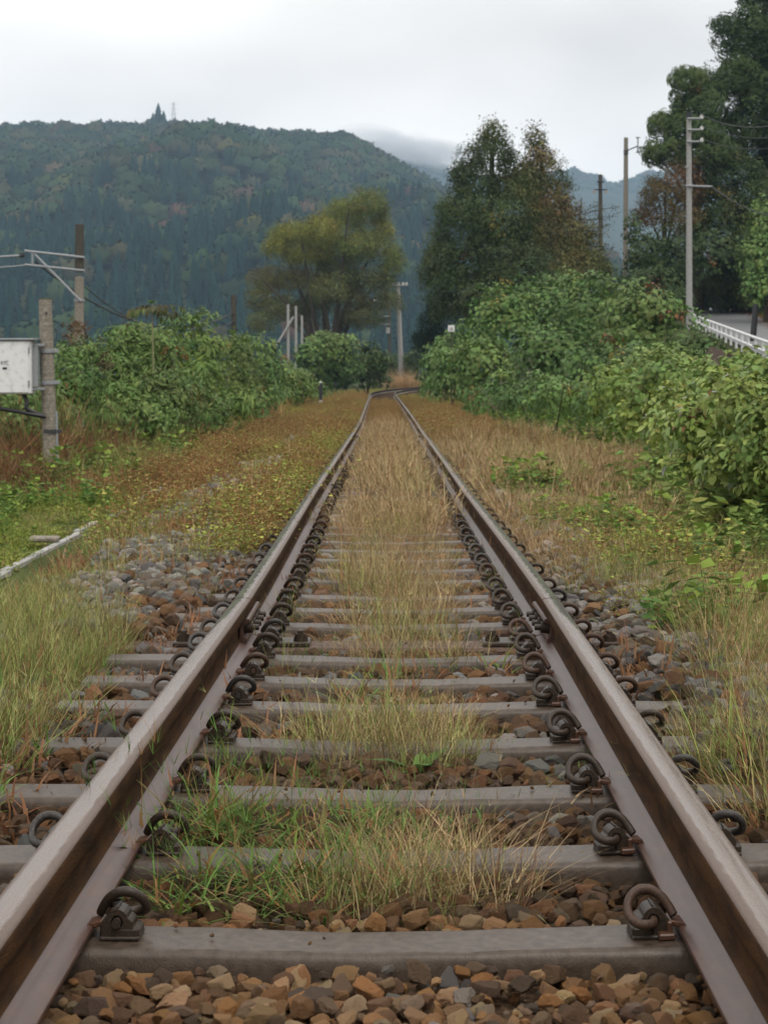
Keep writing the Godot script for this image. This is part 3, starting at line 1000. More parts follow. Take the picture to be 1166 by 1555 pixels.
# leaves that can be told apart one by one, on the outside of a mass
func single_leaves(o: Node3D, lobes: Array, count: int) -> void:
	var shapes := []
	for k in 6:
		var mb := MB.new()
		mb.leaf(Vector3.ZERO, Vector3(0, 0.1, 1), Vector3.UP, 1.0, rf(0.6, 0.85), rf(0.3, 0.9), Color.WHITE, rf(0.1, 0.35))
		shapes.append(mb.mesh(M.leaf))
	var tints := []
	for k in 10:
		var m: StandardMaterial3D = M.leaf.duplicate()
		m.vertex_color_use_as_albedo = false
		m.albedo_color = vary(pick(LIGHT), 0.2).linear_to_srgb()
		tints.append(m)
	var made := 0
	for i in count * 6:
		if made >= count: break
		var lb: Array = pick(lobes)
		var u := Vector3(rng.randfn(), rng.randfn(), absf(rng.randfn())).normalized()
		var p: Vector3 = lb[0] + u * lb[1] * rf(0.98, 1.12)
		var deep := false
		for other in lobes:
			if other != lb and ((p - other[0]) / other[1]).length() < 0.95: deep = true
		if deep or u.y < -0.6: continue
		var out: Vector3 = (u / lb[1]).normalized()
		var y: Vector3 = (out * 0.7 + Vector3.UP * 0.8 + Vector3(rf(-0.4, 0.4), rf(-0.2, 0.3), rf(-0.4, 0.4))).normalized()
		var z: Vector3 = (out + Vector3(rf(-0.7, 0.7), rf(-0.9, 0.1), rf(-0.7, 0.7)))
		z = (z - y * z.dot(y)).normalized()
		var s := rf(0.045, 0.095)
		var l := part("leaf", pick(shapes), o)
		l.transform = Transform3D(Basis(y.cross(z) * s, y * s, z * s), p - o.position)
		l.material_override = pick(tints)
		made += 1

func stems(parent: Node3D, called: String, base: Vector3, lobes: Array, r0: float, m: Material) -> void:
	for lb in lobes:
		var mb := MB.new()
		var e: Vector3 = lb[0] + Vector3(0, lb[1].y * 0.3, 0)
		var b := base + Vector3((e.x - base.x) * 0.25 + rf(-0.1, 0.1), 0, (e.z - base.z) * 0.25)
		var mid := b.lerp(e, 0.5) + Vector3(rf(-0.1, 0.1), 0.1, rf(-0.1, 0.1)) * (e - b).length()
		mb.tube([b - Vector3(0, 0.15, 0), b.lerp(mid, 0.5), mid, e], [r0, r0 * 0.8, r0 * 0.6, r0 * 0.2], 6)
		part(called, mb.mesh(m), parent)

# a lobe given by the outline it has from the survey point: middle, half width and half height in photograph pixels, distance
func L(px: float, py: float, hw: float, hh: float, d: float, deep := 1.0) -> Array:
	var k := d / F
	return [W(px, py, d), Vector3(hw * k, hh * k, hw * k * deep)]

func shrub(called: String, label: String, category: String, group: String, kinds: Array, lobes: Array, per: float, smin: float, smax: float, palette: Array, r0 := 0.02, depth := 0.45, upward := 0.5) -> Node3D:
	var c := Vector3.ZERO
	for lb in lobes: c += lb[0]
	c /= lobes.size()
	var base := Vector3(c.x, ground(c.x, -c.z), c.z)
	var o := thing(called, label, category, base, 0.0, group)
	var own := []
	for lb in lobes: own.append([lb[0] - base, lb[1]])
	foliage(o, "foliage", kinds, own, per, smin, smax, palette, depth, upward)
	stems(o, "stem", Vector3.ZERO, own, r0, M.bark)
	return o

func tree(called: String, label: String, category: String, group: String, kinds: Array, base: Vector3, lobes: Array, per: float, smin: float, smax: float, palette: Array, r0: float, depth := 0.5, upward := 0.3, low := -0.6) -> Node3D:
	var o := thing(called, label, category, base, 0.0, group)
	var own := []
	var top := 0.0
	for lb in lobes:
		own.append([lb[0] - base, lb[1]])
		top = maxf(top, lb[0].y - base.y)
	foliage(o, "crown", kinds, own, per, smin, smax, palette, depth, upward, low)
	var mb := MB.new()
	mb.tube([Vector3(0, -0.4, 0), Vector3(0.03, top * 0.2, 0), Vector3(-0.05, top * 0.5, 0.05), Vector3(0, top * 0.97, 0)], [r0 * 1.3, r0, r0 * 0.7, r0 * 0.12], 8)
	part("trunk", mb.mesh(M.bark), o)
	for lb in own:
		var e: Vector3 = lb[0]
		var y := minf(e.y * rf(0.4, 0.7), top * 0.9)
		mb = MB.new()
		mb.tube([Vector3(0, y, 0), Vector3(e.x * 0.5, lerpf(y, e.y, 0.6), e.z * 0.5), e], [r0 * 0.45, r0 * 0.3, r0 * 0.08], 6)
		part("limb", mb.mesh(M.bark), o)
	return o

const KUDZU := [Color(0.106, 0.198, 0.055), Color(0.138, 0.234, 0.062), Color(0.084, 0.162, 0.050), Color(0.168, 0.246, 0.072)]
const LIGHT := [Color(0.209, 0.286, 0.061), Color(0.165, 0.247, 0.061), Color(0.253, 0.313, 0.077), Color(0.132, 0.209, 0.055)]
const DARK := [Color(0.055, 0.105, 0.037), Color(0.077, 0.121, 0.037), Color(0.088, 0.132, 0.044), Color(0.057, 0.088, 0.033)]

func build_plants() -> void:
	var kb := [clump_broad(22, 0.42, 0.34, 0.6), clump_broad(26, 0.36, 0.3, 0.8), clump_broad(18, 0.5, 0.36, 0.5)]
	var fine := [clump_fine(60, 0.26, 0.12), clump_fine(70, 0.22, 0.1, 0.35)]
	var wisp := [clump_fine(46, 0.2, 0.07, 0.7), clump_spray(7, 6, 0.22, 0.06)]
	var bough := [clump_broad(34, 0.3, 0.2, 0.7, 0.85), clump_broad(40, 0.26, 0.15, 0.9, 0.85)]
	var spray := [clump_spray(9, 7, 0.34, 0.075), clump_spray(8, 8, 0.28, 0.07)]
	var narrow := [clump_broad(20, 0.75, 0.16, 0.9, 0.5), clump_broad(16, 0.6, 0.2, 0.7, 0.6)]

	# ---- hedge along the left of the track
	var H := "shrubs along the left of the track"
	var bamboo := [clump_broad(26, 0.7, 0.13, 0.9, 0.6), clump_broad(22, 0.6, 0.15, 0.7, 0.7)]
	var kn := [clump_broad(34, 0.36, 0.24, 0.8, 0.85), clump_broad(30, 0.42, 0.2, 0.9, 0.8)]
	var hedge := KUDZU + [Color(0.14, 0.22, 0.06), Color(0.11, 0.15, 0.05)]
	shrub("vine_shrub", "vine-covered green shrub behind the white box, at the edge of the photo", "shrub", H, kn + bamboo.slice(0, 1), [L(20, 645, 70, 60, 25.5), L(105, 585, 46, 56, 27.0), L(-60, 630, 70, 70, 26), L(60, 620, 40, 50, 25.8)], 30, 0.16, 0.27, hedge, 0.015)
	shrub("vine_shrub", "leafy green shrub with rust-red leaves just right of the concrete post", "shrub", H, kn + bamboo.slice(0, 1), [L(160, 585, 60, 66, 29.5), L(222, 560, 46, 72, 31), L(190, 635, 90, 45, 28.5), L(122, 535, 26, 22, 31), L(250, 610, 50, 50, 29), L(262, 522, 26, 34, 32), L(180, 520, 24, 20, 31), L(205, 540, 36, 40, 30)], 30, 0.15, 0.26, hedge, 0.015)
	shrub("vine_shrub", "tall bright green vine shrub below the short dark pole", "shrub", H, kn + bamboo.slice(0, 1), [L(305, 552, 46, 68, 35), L(350, 562, 44, 62, 38), L(285, 625, 70, 45, 33.5), L(330, 610, 50, 40, 35), L(290, 492, 18, 14, 35)], 18, 0.18, 0.3, hedge + LIGHT.slice(0, 2), 0.02)
	shrub("vine_shrub", "rounded green vine shrub where the hedge starts to drop", "shrub", H, kn, [L(390, 570, 45, 62, 46), L(425, 585, 35, 48, 52), L(375, 610, 40, 35, 43)], 13, 0.22, 0.34, KUDZU, 0.02)
	shrub("vine_shrub", "low green shrub at the far end of the hedge by the short marker post", "shrub", H, kn, [L(452, 590, 28, 34, 66), L(480, 600, 16, 20, 80)], 10, 0.26, 0.4, KUDZU, 0.02)
	shrub("brown_sprays", "dark brown withered leaf sprays along the top of the hedge near the bracket pole", "shrub", "", kn + bamboo, [L(118, 497, 20, 7, 29.8), L(104, 512, 16, 7, 29.5), L(140, 520, 18, 7, 29.3), L(200, 500, 16, 6, 30), L(163, 548, 14, 6, 28.6)], 34, 0.1, 0.17, [Color(0.11, 0.07, 0.045), Color(0.08, 0.07, 0.035), Color(0.14, 0.09, 0.05)], 0.006)
	# cane grass and dead stalks standing along the foot of the hedge
	var cane := [tuft_broad(22, 0.5, 0.028, 0.22, [Color(0.11, 0.18, 0.05), Color(0.15, 0.2, 0.06), Color(0.09, 0.14, 0.045)]), tuft_broad(16, 0.6, 0.024, 0.2, [Color(0.14, 0.19, 0.06), Color(0.3, 0.22, 0.11), Color(0.24, 0.14, 0.07)])]
	var stalks := [tuft_dead(40, 0.95, 0.25, [Color(0.204, 0.106, 0.055), Color(0.272, 0.170, 0.085), Color(0.145, 0.076, 0.043)])]
	var hx := [[], [], []]
	var hc := [[], [], []]
	for i in 330:
		var px := rf(-80, 420)
		var hd := lerpf(26.0, 50.0, pow(clampf((px - 60.0) / 360.0, 0, 1), 1.6)) - rf(0.6, 2.6)
		var p := W(px, 0, hd)
		p.y = ground(p.x, hd)
		var dead_here := nz2.get_noise_2d(px * 0.05, 3.0) > -0.05 and rng.randf() < 0.55
		var q := 2 if dead_here else rng.randi() % 2
		hx[q].append(Transform3D(Basis.from_euler(Vector3(rf(-0.2, 0.2), rf(0, TAU), rf(-0.2, 0.2))).scaled(Vector3.ONE * rf(0.6, 1.25)), p))
		hc[q].append(vary(Color.WHITE, 0.25))
	for q in 3: scatter("tufts", [cane[0], cane[1], stalks[0]][q], hx[q], hc[q], cover_root("cane_grass" if q < 2 else "dead_stalks", "left of")).set_meta("kind", "stuff")
	var rusty := [Color(0.3, 0.07, 0.025), Color(0.24, 0.1, 0.03), Color(0.33, 0.13, 0.04)]
	shrub("reddened_creeper", "rust-red autumn creeper hanging in the hedge beside the concrete post", "creeper", "", kb, [L(262, 535, 20, 12, 29.6), L(275, 560, 10, 8, 29.6)], 20, 0.09, 0.15, rusty, 0.006)
	build_sapling(W(232, 560, 29.0), kb)

	# ---- beyond the hedge, where the track bends
	var B := "bushes at the bend"
	shrub("round_bush", "dark round bush left of the bend with two stems showing", "bush", B, kb, [L(500, 530, 42, 28, 100), L(470, 545, 22, 26, 98), L(520, 555, 30, 25, 100), L(500, 578, 40, 18, 101), L(470, 578, 20, 16, 100)], 5, 0.4, 0.6, DARK + KUDZU, 0.06)
	shrub("round_bush", "dark bush nearest the bend, beside the tan reeds", "bush", B, kb, [L(566, 545, 22, 22, 104), L(545, 560, 18, 25, 106), L(562, 578, 24, 14, 105)], 5, 0.4, 0.6, DARK, 0.06)
	shrub("low_scrub", "grey green low scrub beyond the bend, between the poles", "scrub", "", kb + fine, [L(600, 558, 30, 22, 165), L(560, 560, 34, 22, 168), L(650, 555, 34, 30, 160), L(520, 565, 30, 20, 166)], 3, 0.5, 0.8, DARK, 0.05)
	var reeds := thing("reed_clump", "tan dry reed clump where the rails bend away", "reeds", Vector3(W(610, 0, 138).x, rise(138), -138))
	var dead := tuft_dead(90, 1.9, 0.5, [Color(0.42, 0.27, 0.15), Color(0.32, 0.19, 0.1), Color(0.34, 0.3, 0.14)])
	var xf := []
	var cs := []
	for i in 40:
		xf.append(Transform3D(Basis(Vector3.UP, rf(0, TAU)).scaled(Vector3.ONE * rf(0.8, 1.3)), Vector3(rf(-0.9, 1.1), -0.1, rf(-2, 1))))
		cs.append(vary(Color.WHITE, 0.2))
	scatter("stalks", dead, xf, cs, reeds).set_meta("kind", "stuff")
	var pampas := thing("reed_clump", "pale dry grass plume behind the leaning poles, left of the far bush", "reeds", Vector3(W(428, 560, 95).x, rise(95), -95))
	xf = []
	cs = []
	for i in 22:
		xf.append(Transform3D(Basis(Vector3.UP, rf(0, TAU)).scaled(Vector3.ONE * rf(0.8, 1.2)), Vector3(rf(-1.2, 1.0), -0.1, rf(-2, 1))))
		cs.append(vary(Color(1.2, 1.2, 1.15), 0.2))
	scatter("stalks", dead, xf, cs, pampas).set_meta("kind", "stuff")

	# ---- kudzu slope right of the track
	var K := "vine mounds right of the track"
	shrub("vine_mound", "bright green scrub beside the rails just before they bend", "scrub", K, kb, [L(668, 560, 32, 45, 72), L(705, 540, 42, 50, 68), L(655, 590, 22, 22, 78), L(695, 585, 40, 30, 66), L(688, 562, 26, 44, 61)], 8, 0.3, 0.45, KUDZU + [Color(0.1, 0.17, 0.05)], 0.02)
	shrub("vine_mound", "vine mound rising against the foot of the tall dark trees", "scrub", K, kb, [L(760, 505, 56, 70, 62), L(815, 475, 50, 55, 66), L(855, 465, 50, 50, 70), L(735, 560, 50, 50, 58)], 8, 0.3, 0.45, KUDZU, 0.02)
	shrub("vine_mound", "large dark vine mound below the road pole, highest of the slope", "scrub", K, kb, [L(900, 500, 70, 80, 52), L(965, 500, 60, 74, 50), L(845, 545, 70, 62, 50), L(940, 565, 80, 60, 46)], 8, 0.27, 0.42, KUDZU + DARK, 0.02)
	shrub("vine_mound", "vine mound sloping down to the white fence end", "scrub", K, kb, [L(1018, 512, 50, 54, 50), L(1062, 540, 34, 34, 45), L(1000, 570, 60, 40, 42)], 9, 0.26, 0.4, KUDZU + DARK, 0.02)
	shrub("vine_mound", "low green scrub fringing the dry grass right of the rails", "scrub", K, kb + narrow, [L(800, 600, 60, 34, 38), L(860, 605, 60, 36, 33), L(740, 608, 45, 26, 44), L(910, 615, 40, 36, 27)], 16, 0.16, 0.28, KUDZU + [Color(0.1, 0.17, 0.05)], 0.012)
	# ---- big-leaved bush at the right
	var BL := "big-leaved bushes at the right"
	var near_lobes := []
	for e in [[1040, 650, 58, 46, 14.8], [1095, 620, 50, 50, 14.2], [1150, 660, 62, 60, 13.8], [1230, 640, 100, 100, 14.2], [985, 625, 34, 34, 16.5], [1005, 655, 36, 34, 15.2], [1085, 700, 56, 36, 14.1], [1160, 715, 60, 36, 13.8], [1020, 690, 32, 26, 15], [965, 650, 22, 24, 16], [1120, 575, 28, 26, 14.6], [1052, 592, 30, 24, 15], [1180, 585, 40, 36, 14.2], [1060, 722, 34, 14, 14.4], [1010, 706, 34, 16, 14.8], [1110, 735, 40, 14, 14.0]]:
		near_lobes.append(L(e[0] + 34.0, e[1] - 4.0, e[2], e[3], e[4]))
	var near_bush := shrub("big_leaf_bush", "big-leaved light green bush hanging over the dry grass, nearest at the right", "bush", BL, kb + kn, near_lobes, 52, 0.09, 0.18, LIGHT + LIGHT + LIGHT + KUDZU, 0.008, 0.6)
	single_leaves(near_bush, near_lobes, 292)
	shrub("big_leaf_bush", "yellow-green leafy bush behind the nearest one, under the white fence", "bush", BL, kb, [L(1030, 590, 90, 48, 20), L(1120, 600, 90, 55, 18.5), L(940, 600, 55, 44, 23), L(1210, 590, 80, 60, 18), L(960, 640, 40, 40, 20)], 32, 0.14, 0.22, LIGHT + LIGHT + KUDZU, 0.008)
	shrub("big_leaf_bush", "low bush between the boulder and the yellow-green bush", "bush", BL, kb + narrow, [L(1010, 560, 60, 30, 28), L(1090, 580, 70, 28, 25), L(930, 580, 40, 30, 29), L(1170, 570, 60, 30, 24)], 20, 0.17, 0.27, KUDZU + LIGHT, 0.01)

	# ---- tall trees
	var T := "tall trees right of the track"
	var gy := func(x: float, d: float) -> Vector3: return Vector3(x, ground(x, d), -d)
	var mid := [Color(0.051, 0.086, 0.031), Color(0.065, 0.101, 0.032), Color(0.086, 0.122, 0.037), Color(0.101, 0.127, 0.041), Color(0.046, 0.071, 0.028)]
	tree("broadleaf_tree", "tall dark tree with bushy pointed top, nearest the rails", "tree", T, bough + fine, gy.call(W(745, 0, 92).x, 92.0),
		[L(750, 208, 20, 24, 92), L(746, 240, 42, 32, 92), L(722, 282, 40, 36, 91.5), L(770, 292, 40, 42, 92), L(700, 332, 42, 42, 91), L(755, 345, 60, 52, 90), L(672, 388, 32, 42, 92), L(715, 405, 54, 52, 90), L(785, 415, 60, 50, 89), L(690, 460, 40, 42, 92), L(654, 425, 20, 34, 93), L(750, 460, 60, 40, 88), L(700, 262, 14, 16, 92)], 6.0, 0.4, 0.66, mid, 0.32, 0.5)
	tree("broadleaf_tree", "tall tree with reddish conical tip behind the road-side pole", "tree", T, bough + fine, gy.call(W(822, 0, 96).x, 96.0),
		[L(813, 214, 15, 22, 96), L(816, 248, 28, 28, 96), L(824, 284, 40, 36, 96), L(792, 270, 24, 28, 95), L(836, 325, 44, 42, 96), L(864, 368, 44, 42, 95), L(815, 370, 48, 50, 95), L(888, 412, 40, 34, 93), L(850, 420, 50, 40, 92)], 6.4, 0.4, 0.66, [Color(0.111, 0.130, 0.044), Color(0.143, 0.143, 0.052), Color(0.085, 0.111, 0.039), Color(0.169, 0.111, 0.047)], 0.28, 0.5)
	bare_twigs(W(880, 300, 95.5))
	tree("small_conifer", "small dark conifer at the foot of the tall trees beside the track", "conifer", T, fine, gy.call(W(655, 0, 96).x, 96.0), [L(656, 470, 10, 18, 96), L(655, 495, 20, 22, 96), L(652, 520, 28, 22, 96)], 9, 0.3, 0.5, [Color(0.02, 0.04, 0.022)], 0.12)
	# right edge, up the bank behind the road
	var R := "trees on the bank behind the road"
	var shade := [Color(0.040, 0.071, 0.026), Color(0.055, 0.091, 0.030), Color(0.071, 0.106, 0.035), Color(0.045, 0.076, 0.030)]
	tree("feathery_tree", "tallest feathery dark tree, rising out of the top right corner", "tree", R, spray + bough, gy.call(W(1160, 0, 104).x, 104.0),
		[L(1165, -30, 48, 70, 104), L(1140, 60, 46, 56, 103), L(1190, 80, 60, 70, 104), L(1118, 125, 42, 40, 102), L(1165, 170, 60, 60, 102), L(1085, 135, 38, 24, 101), L(1210, -80, 50, 80, 104), L(1120, 205, 60, 46, 102), L(1200, 230, 60, 60, 102), L(1098, 40, 18, 14, 103)], 5.5, 0.46, 0.8, shade, 0.4, 0.45, 0.2)
	tree("feathery_tree", "pale green feathery tree leaning out over the two road-side poles", "tree", R, spray, gy.call(W(1060, 0, 98).x, 98.0),
		[L(1048, 122, 30, 20, 98), L(1060, 160, 40, 30, 98.5), L(1040, 195, 40, 26, 98), L(1004, 190, 22, 20, 98), L(996, 235, 20, 20, 97.5), L(1070, 235, 50, 40, 98), L(1025, 235, 30, 30, 98)], 6.0, 0.4, 0.66, [Color(0.1, 0.155, 0.06), Color(0.13, 0.18, 0.07), Color(0.075, 0.115, 0.045)], 0.25, 0.4, 0.2)
	tree("reddish_tree", "rusty brown autumn tree left of the tall road pole", "tree", R, fine + bough, gy.call(W(1010, 0, 96).x, 96.0),
		[L(1000, 300, 32, 34, 96), L(1032, 285, 36, 42, 96.5), L(985, 330, 22, 22, 96), L(1030, 340, 40, 34, 96)], 6.0, 0.36, 0.56, [Color(0.17, 0.1, 0.05), Color(0.14, 0.085, 0.042), Color(0.11, 0.1, 0.04)], 0.18)
	tree("broadleaf_tree", "dark green broadleaf tree at the roadside behind the tall road pole", "tree", R, bough + kb, gy.call(W(1030, 0, 94).x, 94.0),
		[L(985, 390, 38, 34, 94), L(1030, 400, 44, 46, 94), L(1000, 430, 44, 24, 93), L(962, 350, 12, 26, 95), L(1075, 385, 44, 50, 95), L(1010, 455, 40, 20, 92)], 6.0, 0.38, 0.6, shade, 0.2)
	tree("broadleaf_tree", "dark layered tree filling the right edge above the road", "tree", R, bough + fine, gy.call(W(1120, 0, 98).x, 98.0),
		[L(1110, 270, 50, 40, 98), L(1165, 310, 55, 45, 97), L(1105, 330, 50, 40, 97), L(1140, 385, 60, 45, 96), L(1085, 310, 30, 40, 98), L(1110, 430, 55, 30, 97), L(1205, 380, 60, 60, 97)], 6.0, 0.42, 0.7, shade + [Color(0.1, 0.13, 0.036), Color(0.14, 0.13, 0.036)], 0.3)
	tree("vine_draped_tree", "vine-draped green tree at the right edge over the black post", "tree", R, kb, gy.call(W(1165, 0, 88).x, 88.0),
		[L(1160, 340, 26, 44, 88), L(1150, 400, 28, 50, 87.5), L(1185, 400, 36, 70, 87.5), L(1160, 440, 30, 24, 87)], 6.0, 0.36, 0.56, KUDZU, 0.2)
	shrub("bank_thicket", "dark thicket at the foot of the trees behind the road", "thicket", "", kb + bough, [L(1010, 450, 45, 26, 100), L(1075, 445, 50, 34, 100), L(1130, 450, 50, 34, 98), L(1190, 460, 50, 40, 97), L(950, 440, 40, 30, 102)], 6.0, 0.4, 0.6, DARK, 0.04)
	build_willow()

func build_sapling(at: Vector3, kb: Array) -> void:
	var o := thing("umbrella_sapling", "thin sapling topped by an umbrella of drooping brown-green fronds above the hedge", "sapling", Vector3(at.x, ground(at.x, -at.z), at.z))
	var top := W(231, 462, 29.0) - o.position
	var mb := MB.new()
	mb.tube([Vector3.ZERO, top * 0.5 + Vector3(0.02, 0, 0), top], [0.02, 0.014, 0.009], 6)
	part("stem", mb.mesh(mat(Color(0.2, 0.19, 0.1), 0.8)), o)
	for k in 8:
		var a := TAU * k / 8.0 + rf(-0.3, 0.3)
		var p := top + Vector3(0, rf(-0.1, 0.02), 0)
		var dir := Vector3(cos(a), rf(0.1, 0.6), sin(a) * 0.8).normalized()
		mb = MB.new()
		var c := Color(0.085, 0.085, 0.04) if k % 3 else Color(0.11, 0.15, 0.05)
		for s in rng.randi_range(5, 9):
			var q := p + dir * 0.056
			mb.tube([p, q], [0.004, 0.004], 4, false, Color(0.15, 0.12, 0.06))
			for e in 2:
				if rng.randf() < 0.15: continue
				var side := dir.cross(Vector3.UP).normalized() * (1.0 if e else -1.0)
				mb.leaf(q, side * rf(0.4, 1.0) + dir * 0.5 + Vector3(0, rf(-1.3, -0.3), 0), Vector3(rf(-0.6, 0.6), 1, rf(-0.6, 0.6)), rf(0.07, 0.14), rf(0.03, 0.055), 0.9, vary(c, 0.4))
			dir = (dir + Vector3(rf(-0.1, 0.1), rf(-0.22, -0.04), rf(-0.1, 0.1))).normalized()
			p = q
		part("frond", mb.mesh(M.leaf), o)
	mb = MB.new()
	for k in 16:
		var a := rf(0, TAU)
		mb.leaf(top + Vector3(0, 0.01, 0), Vector3(cos(a), rf(0.2, 1.5), sin(a)), Vector3.UP, 0.09, 0.05, 0.4, vary(Color(0.14, 0.25, 0.05), 0.3))
	part("shoot", mb.mesh(M.leaf), o)

func bare_twigs(at: Vector3) -> void:
	var o := thing("leafless_sapling", "sparse twiggy sapling at the right flank of the tall dark trees", "sapling", Vector3(at.x, ground(at.x, -at.z), at.z))
	var h := at.y - o.position.y
	var mb := MB.new()
	mb.tube([Vector3.ZERO, Vector3(-0.2, h * 0.6, 0), Vector3(0.1, h, 0)], [0.09, 0.06, 0.02], 6)
	part("trunk", mb.mesh(M.bark), o)
	var leaves := MB.new()
	for k in 14:
		var y := h * rf(0.55, 1.0)
		var a := rf(-1.0, 1.0)
		mb = MB.new()
		var p0 := Vector3(-0.1, y, 0)
		var p1 := p0 + Vector3(cos(a) * rf(0.6, 1.5), rf(0.0, 0.7), sin(a))
		var p2 := p1 + Vector3(rf(0.2, 0.6), rf(-0.1, 0.35), rf(-0.3, 0.3))
		mb.tube([p0, p1, p2], [0.022, 0.014, 0.006], 5)
		part("branch", mb.mesh(M.bark), o)
		for i in 60:
			var p := p1.lerp(p2, rf(-0.6, 1.1)) + Vector3(rng.randfn(), rng.randfn(), rng.randfn()) * 0.14
			leaves.leaflet(p, Vector3(rf(-1, 1), rf(-1, 0.3), rf(-1, 1)), Vector3(rf(-0.5, 0.5), 1, rf(-0.5, 0.5)), 0.11, 0.055, vary(Color(0.075, 0.08, 0.04), 0.35))
	part("crown", leaves.mesh(M.soft_leaf), o)

# the vase-shaped tree in the middle distance
func build_willow() -> void:
	var d := 155.0
	var b := W(497, 560, d)
	var o := thing("vase_shaped_tree", "broad airy tree with fanning bare limbs and yellowing olive leaves", "tree", Vector3(b.x, rise(d) - 0.2, -d))
	var k := d / F
	var tips := []
	# limbs fan from a low fork: [px, py] of the ends
	var ends := [[395, 420], [425, 360], [455, 345], [495, 335], [530, 315], [560, 310], [585, 345], [598, 395], [592, 435], [470, 400], [545, 380], [410, 470]]
	for e in ends:
		var tip := W(e[0], e[1], d + rf(-4.5, 4.5)) - o.position
		var start := Vector3(rf(-0.5, 0.5), rf(0.4, 2.0), rf(-0.4, 0.4))
		var mid := Vector3(lerpf(start.x, tip.x, 0.36) + rf(-0.4, 0.4), lerpf(start.y, tip.y, 0.5), lerpf(start.z, tip.z, 0.5))
		var mb := MB.new()
		mb.tube(catmull([start, mid, tip], 4), [0.27, 0.23, 0.2, 0.17, 0.14, 0.11, 0.085, 0.06, 0.03], 6)
		part("limb", mb.mesh(M.bark), o)
		tips.append([tip, mid])
	var mb := MB.new()
	mb.tube([Vector3(0, -0.6, 0), Vector3(0, 0.6, 0), Vector3(0, 2.0, 0)], [0.5, 0.42, 0.3], 10)
	part("trunk", mb.mesh(M.bark), o)
	var kinds := [clump_broad(44, 0.22, 0.1, 0.9, 0.9), clump_fine(70, 0.2, 0.085, 0.6)]
	var outline := [[557, 312, 34, 26], [523, 326, 34, 26], [490, 352, 36, 24], [445, 358, 34, 20], [582, 350, 20, 26], [420, 375, 20, 16], [470, 385, 44, 22], [545, 375, 44, 28], [595, 395, 18, 26], [410, 425, 34, 22], [395, 452, 22, 18], [455, 425, 40, 20], [510, 405, 36, 22], [570, 425, 36, 22], [590, 455, 22, 20], [430, 470, 40, 20], [400, 490, 24, 16], [560, 478, 36, 24], [480, 460, 34, 18], [535, 450, 30, 16], [500, 440, 34, 20], [540, 478, 34, 18], [460, 485, 30, 16], [520, 425, 34, 20]]
	var lobes := []
	for e in outline:
		var lb: Array = L(e[0], e[1], e[2], e[3], d + rf(-3.0, 3.0), 1.1)
		lobes.append([lb[0] - o.position, lb[1]])
	var green := [Color(0.17, 0.215, 0.055), Color(0.13, 0.17, 0.05), Color(0.26, 0.27, 0.06), Color(0.2, 0.22, 0.055)]
	var brown := [Color(0.16, 0.18, 0.06), Color(0.13, 0.165, 0.055), Color(0.12, 0.14, 0.05), Color(0.19, 0.17, 0.065)]
	foliage(o, "crown", kinds, lobes.slice(0, 9), 4.2, 0.5, 0.85, green, 0.6, 0.4, -0.8)
	foliage(o, "crown", kinds, lobes.slice(9), 3.4, 0.45, 0.8, brown, 0.6, 0.4, -0.8)

# ---------------------------------------------------------------- grass and weeds
func sow(called: String, kinds: Array, count_per: float, x0: float, x1: float, d0: float, d1: float, smin: float, smax: float, cover: Callable, tint := Color.WHITE, spread := 0.15) -> void:
	var xf := []
	var cs := []
	for k in kinds:
		xf.append([])
		cs.append([])
	var n := int((x1 - x0) * (d1 - d0) * count_per)
	for i in n:
		var d := rf(d0, d1)
		var t := rf(x0, x1)
		var x := cx(d) + t
		if rng.randf() > cover.call(t, d): continue
		var q := rng.randi() % kinds.size()
		var s := rf(smin, smax) * (0.9 + 0.75 * nz2.get_noise_2d(x * 2.2 + 30.0, d * 1.4))
		var b := Basis.from_euler(Vector3(rf(-0.12, 0.12), rf(0, TAU), rf(-0.12, 0.12))).scaled(Vector3(s, s * rf(0.8, 1.2), s))
		var on_stones := 0.015 if absf(t) < 0.5 else 0.04 * (1.0 - smoothstep(1.3, 1.7, absf(t)))
		xf[q].append(Transform3D(b, Vector3(x, ground(x, d) + on_stones, -d)))
		cs[q].append(vary(tint, spread))
	var side := "left of" if x1 < -0.5 else ("right of" if x0 > 0.5 else ("between" if x1 < 0.7 else "across"))
	var root := cover_root(called, side)
	for q in kinds.size():
		if xf[q].size(): scatter("tufts", kinds[q], xf[q], cs[q], root).set_meta("kind", "stuff")

const COVER := {"dry_grass": "dry straw-coloured grass growing", "mixed_grass": "half-dried green and tan grass growing", "green_grass": "longer green grass growing", "low_grass": "broad-bladed low green grass growing", "weeds": "rusty and yellow-green small-leaved weeds growing", "litter": "brown dead grass litter lying", "ground_cover": "bright low green ground cover growing", "herbs": "broad-leaved green herbs growing", "dead_stalks": "brown tangle of dead stalks standing", "cane_grass": "long-bladed cane grass standing"}
var covers := {}
func cover_root(called: String, side: String) -> Node3D:
	var key := called + side
	if not covers.has(key):
		var o := Node3D.new()
		o.name = numbered(called)
		add_child(o)
		tag(o, "%s %s the rails" % [COVER[called], side], "grass" if "grass" in called else ("litter" if called == "litter" else "weeds"), "", "stuff")
		covers[key] = o
	return covers[key]

func blot(x: float, d: float, f := 1.0) -> float:
	return nz2.get_noise_2d(x * f * 3.0, d * f * 1.5)

func bump(v: float, lo: float, hi: float, soft: float) -> float:
	return smoothstep(lo - soft, lo + soft, v) * (1.0 - smoothstep(hi - soft, hi + soft, v))

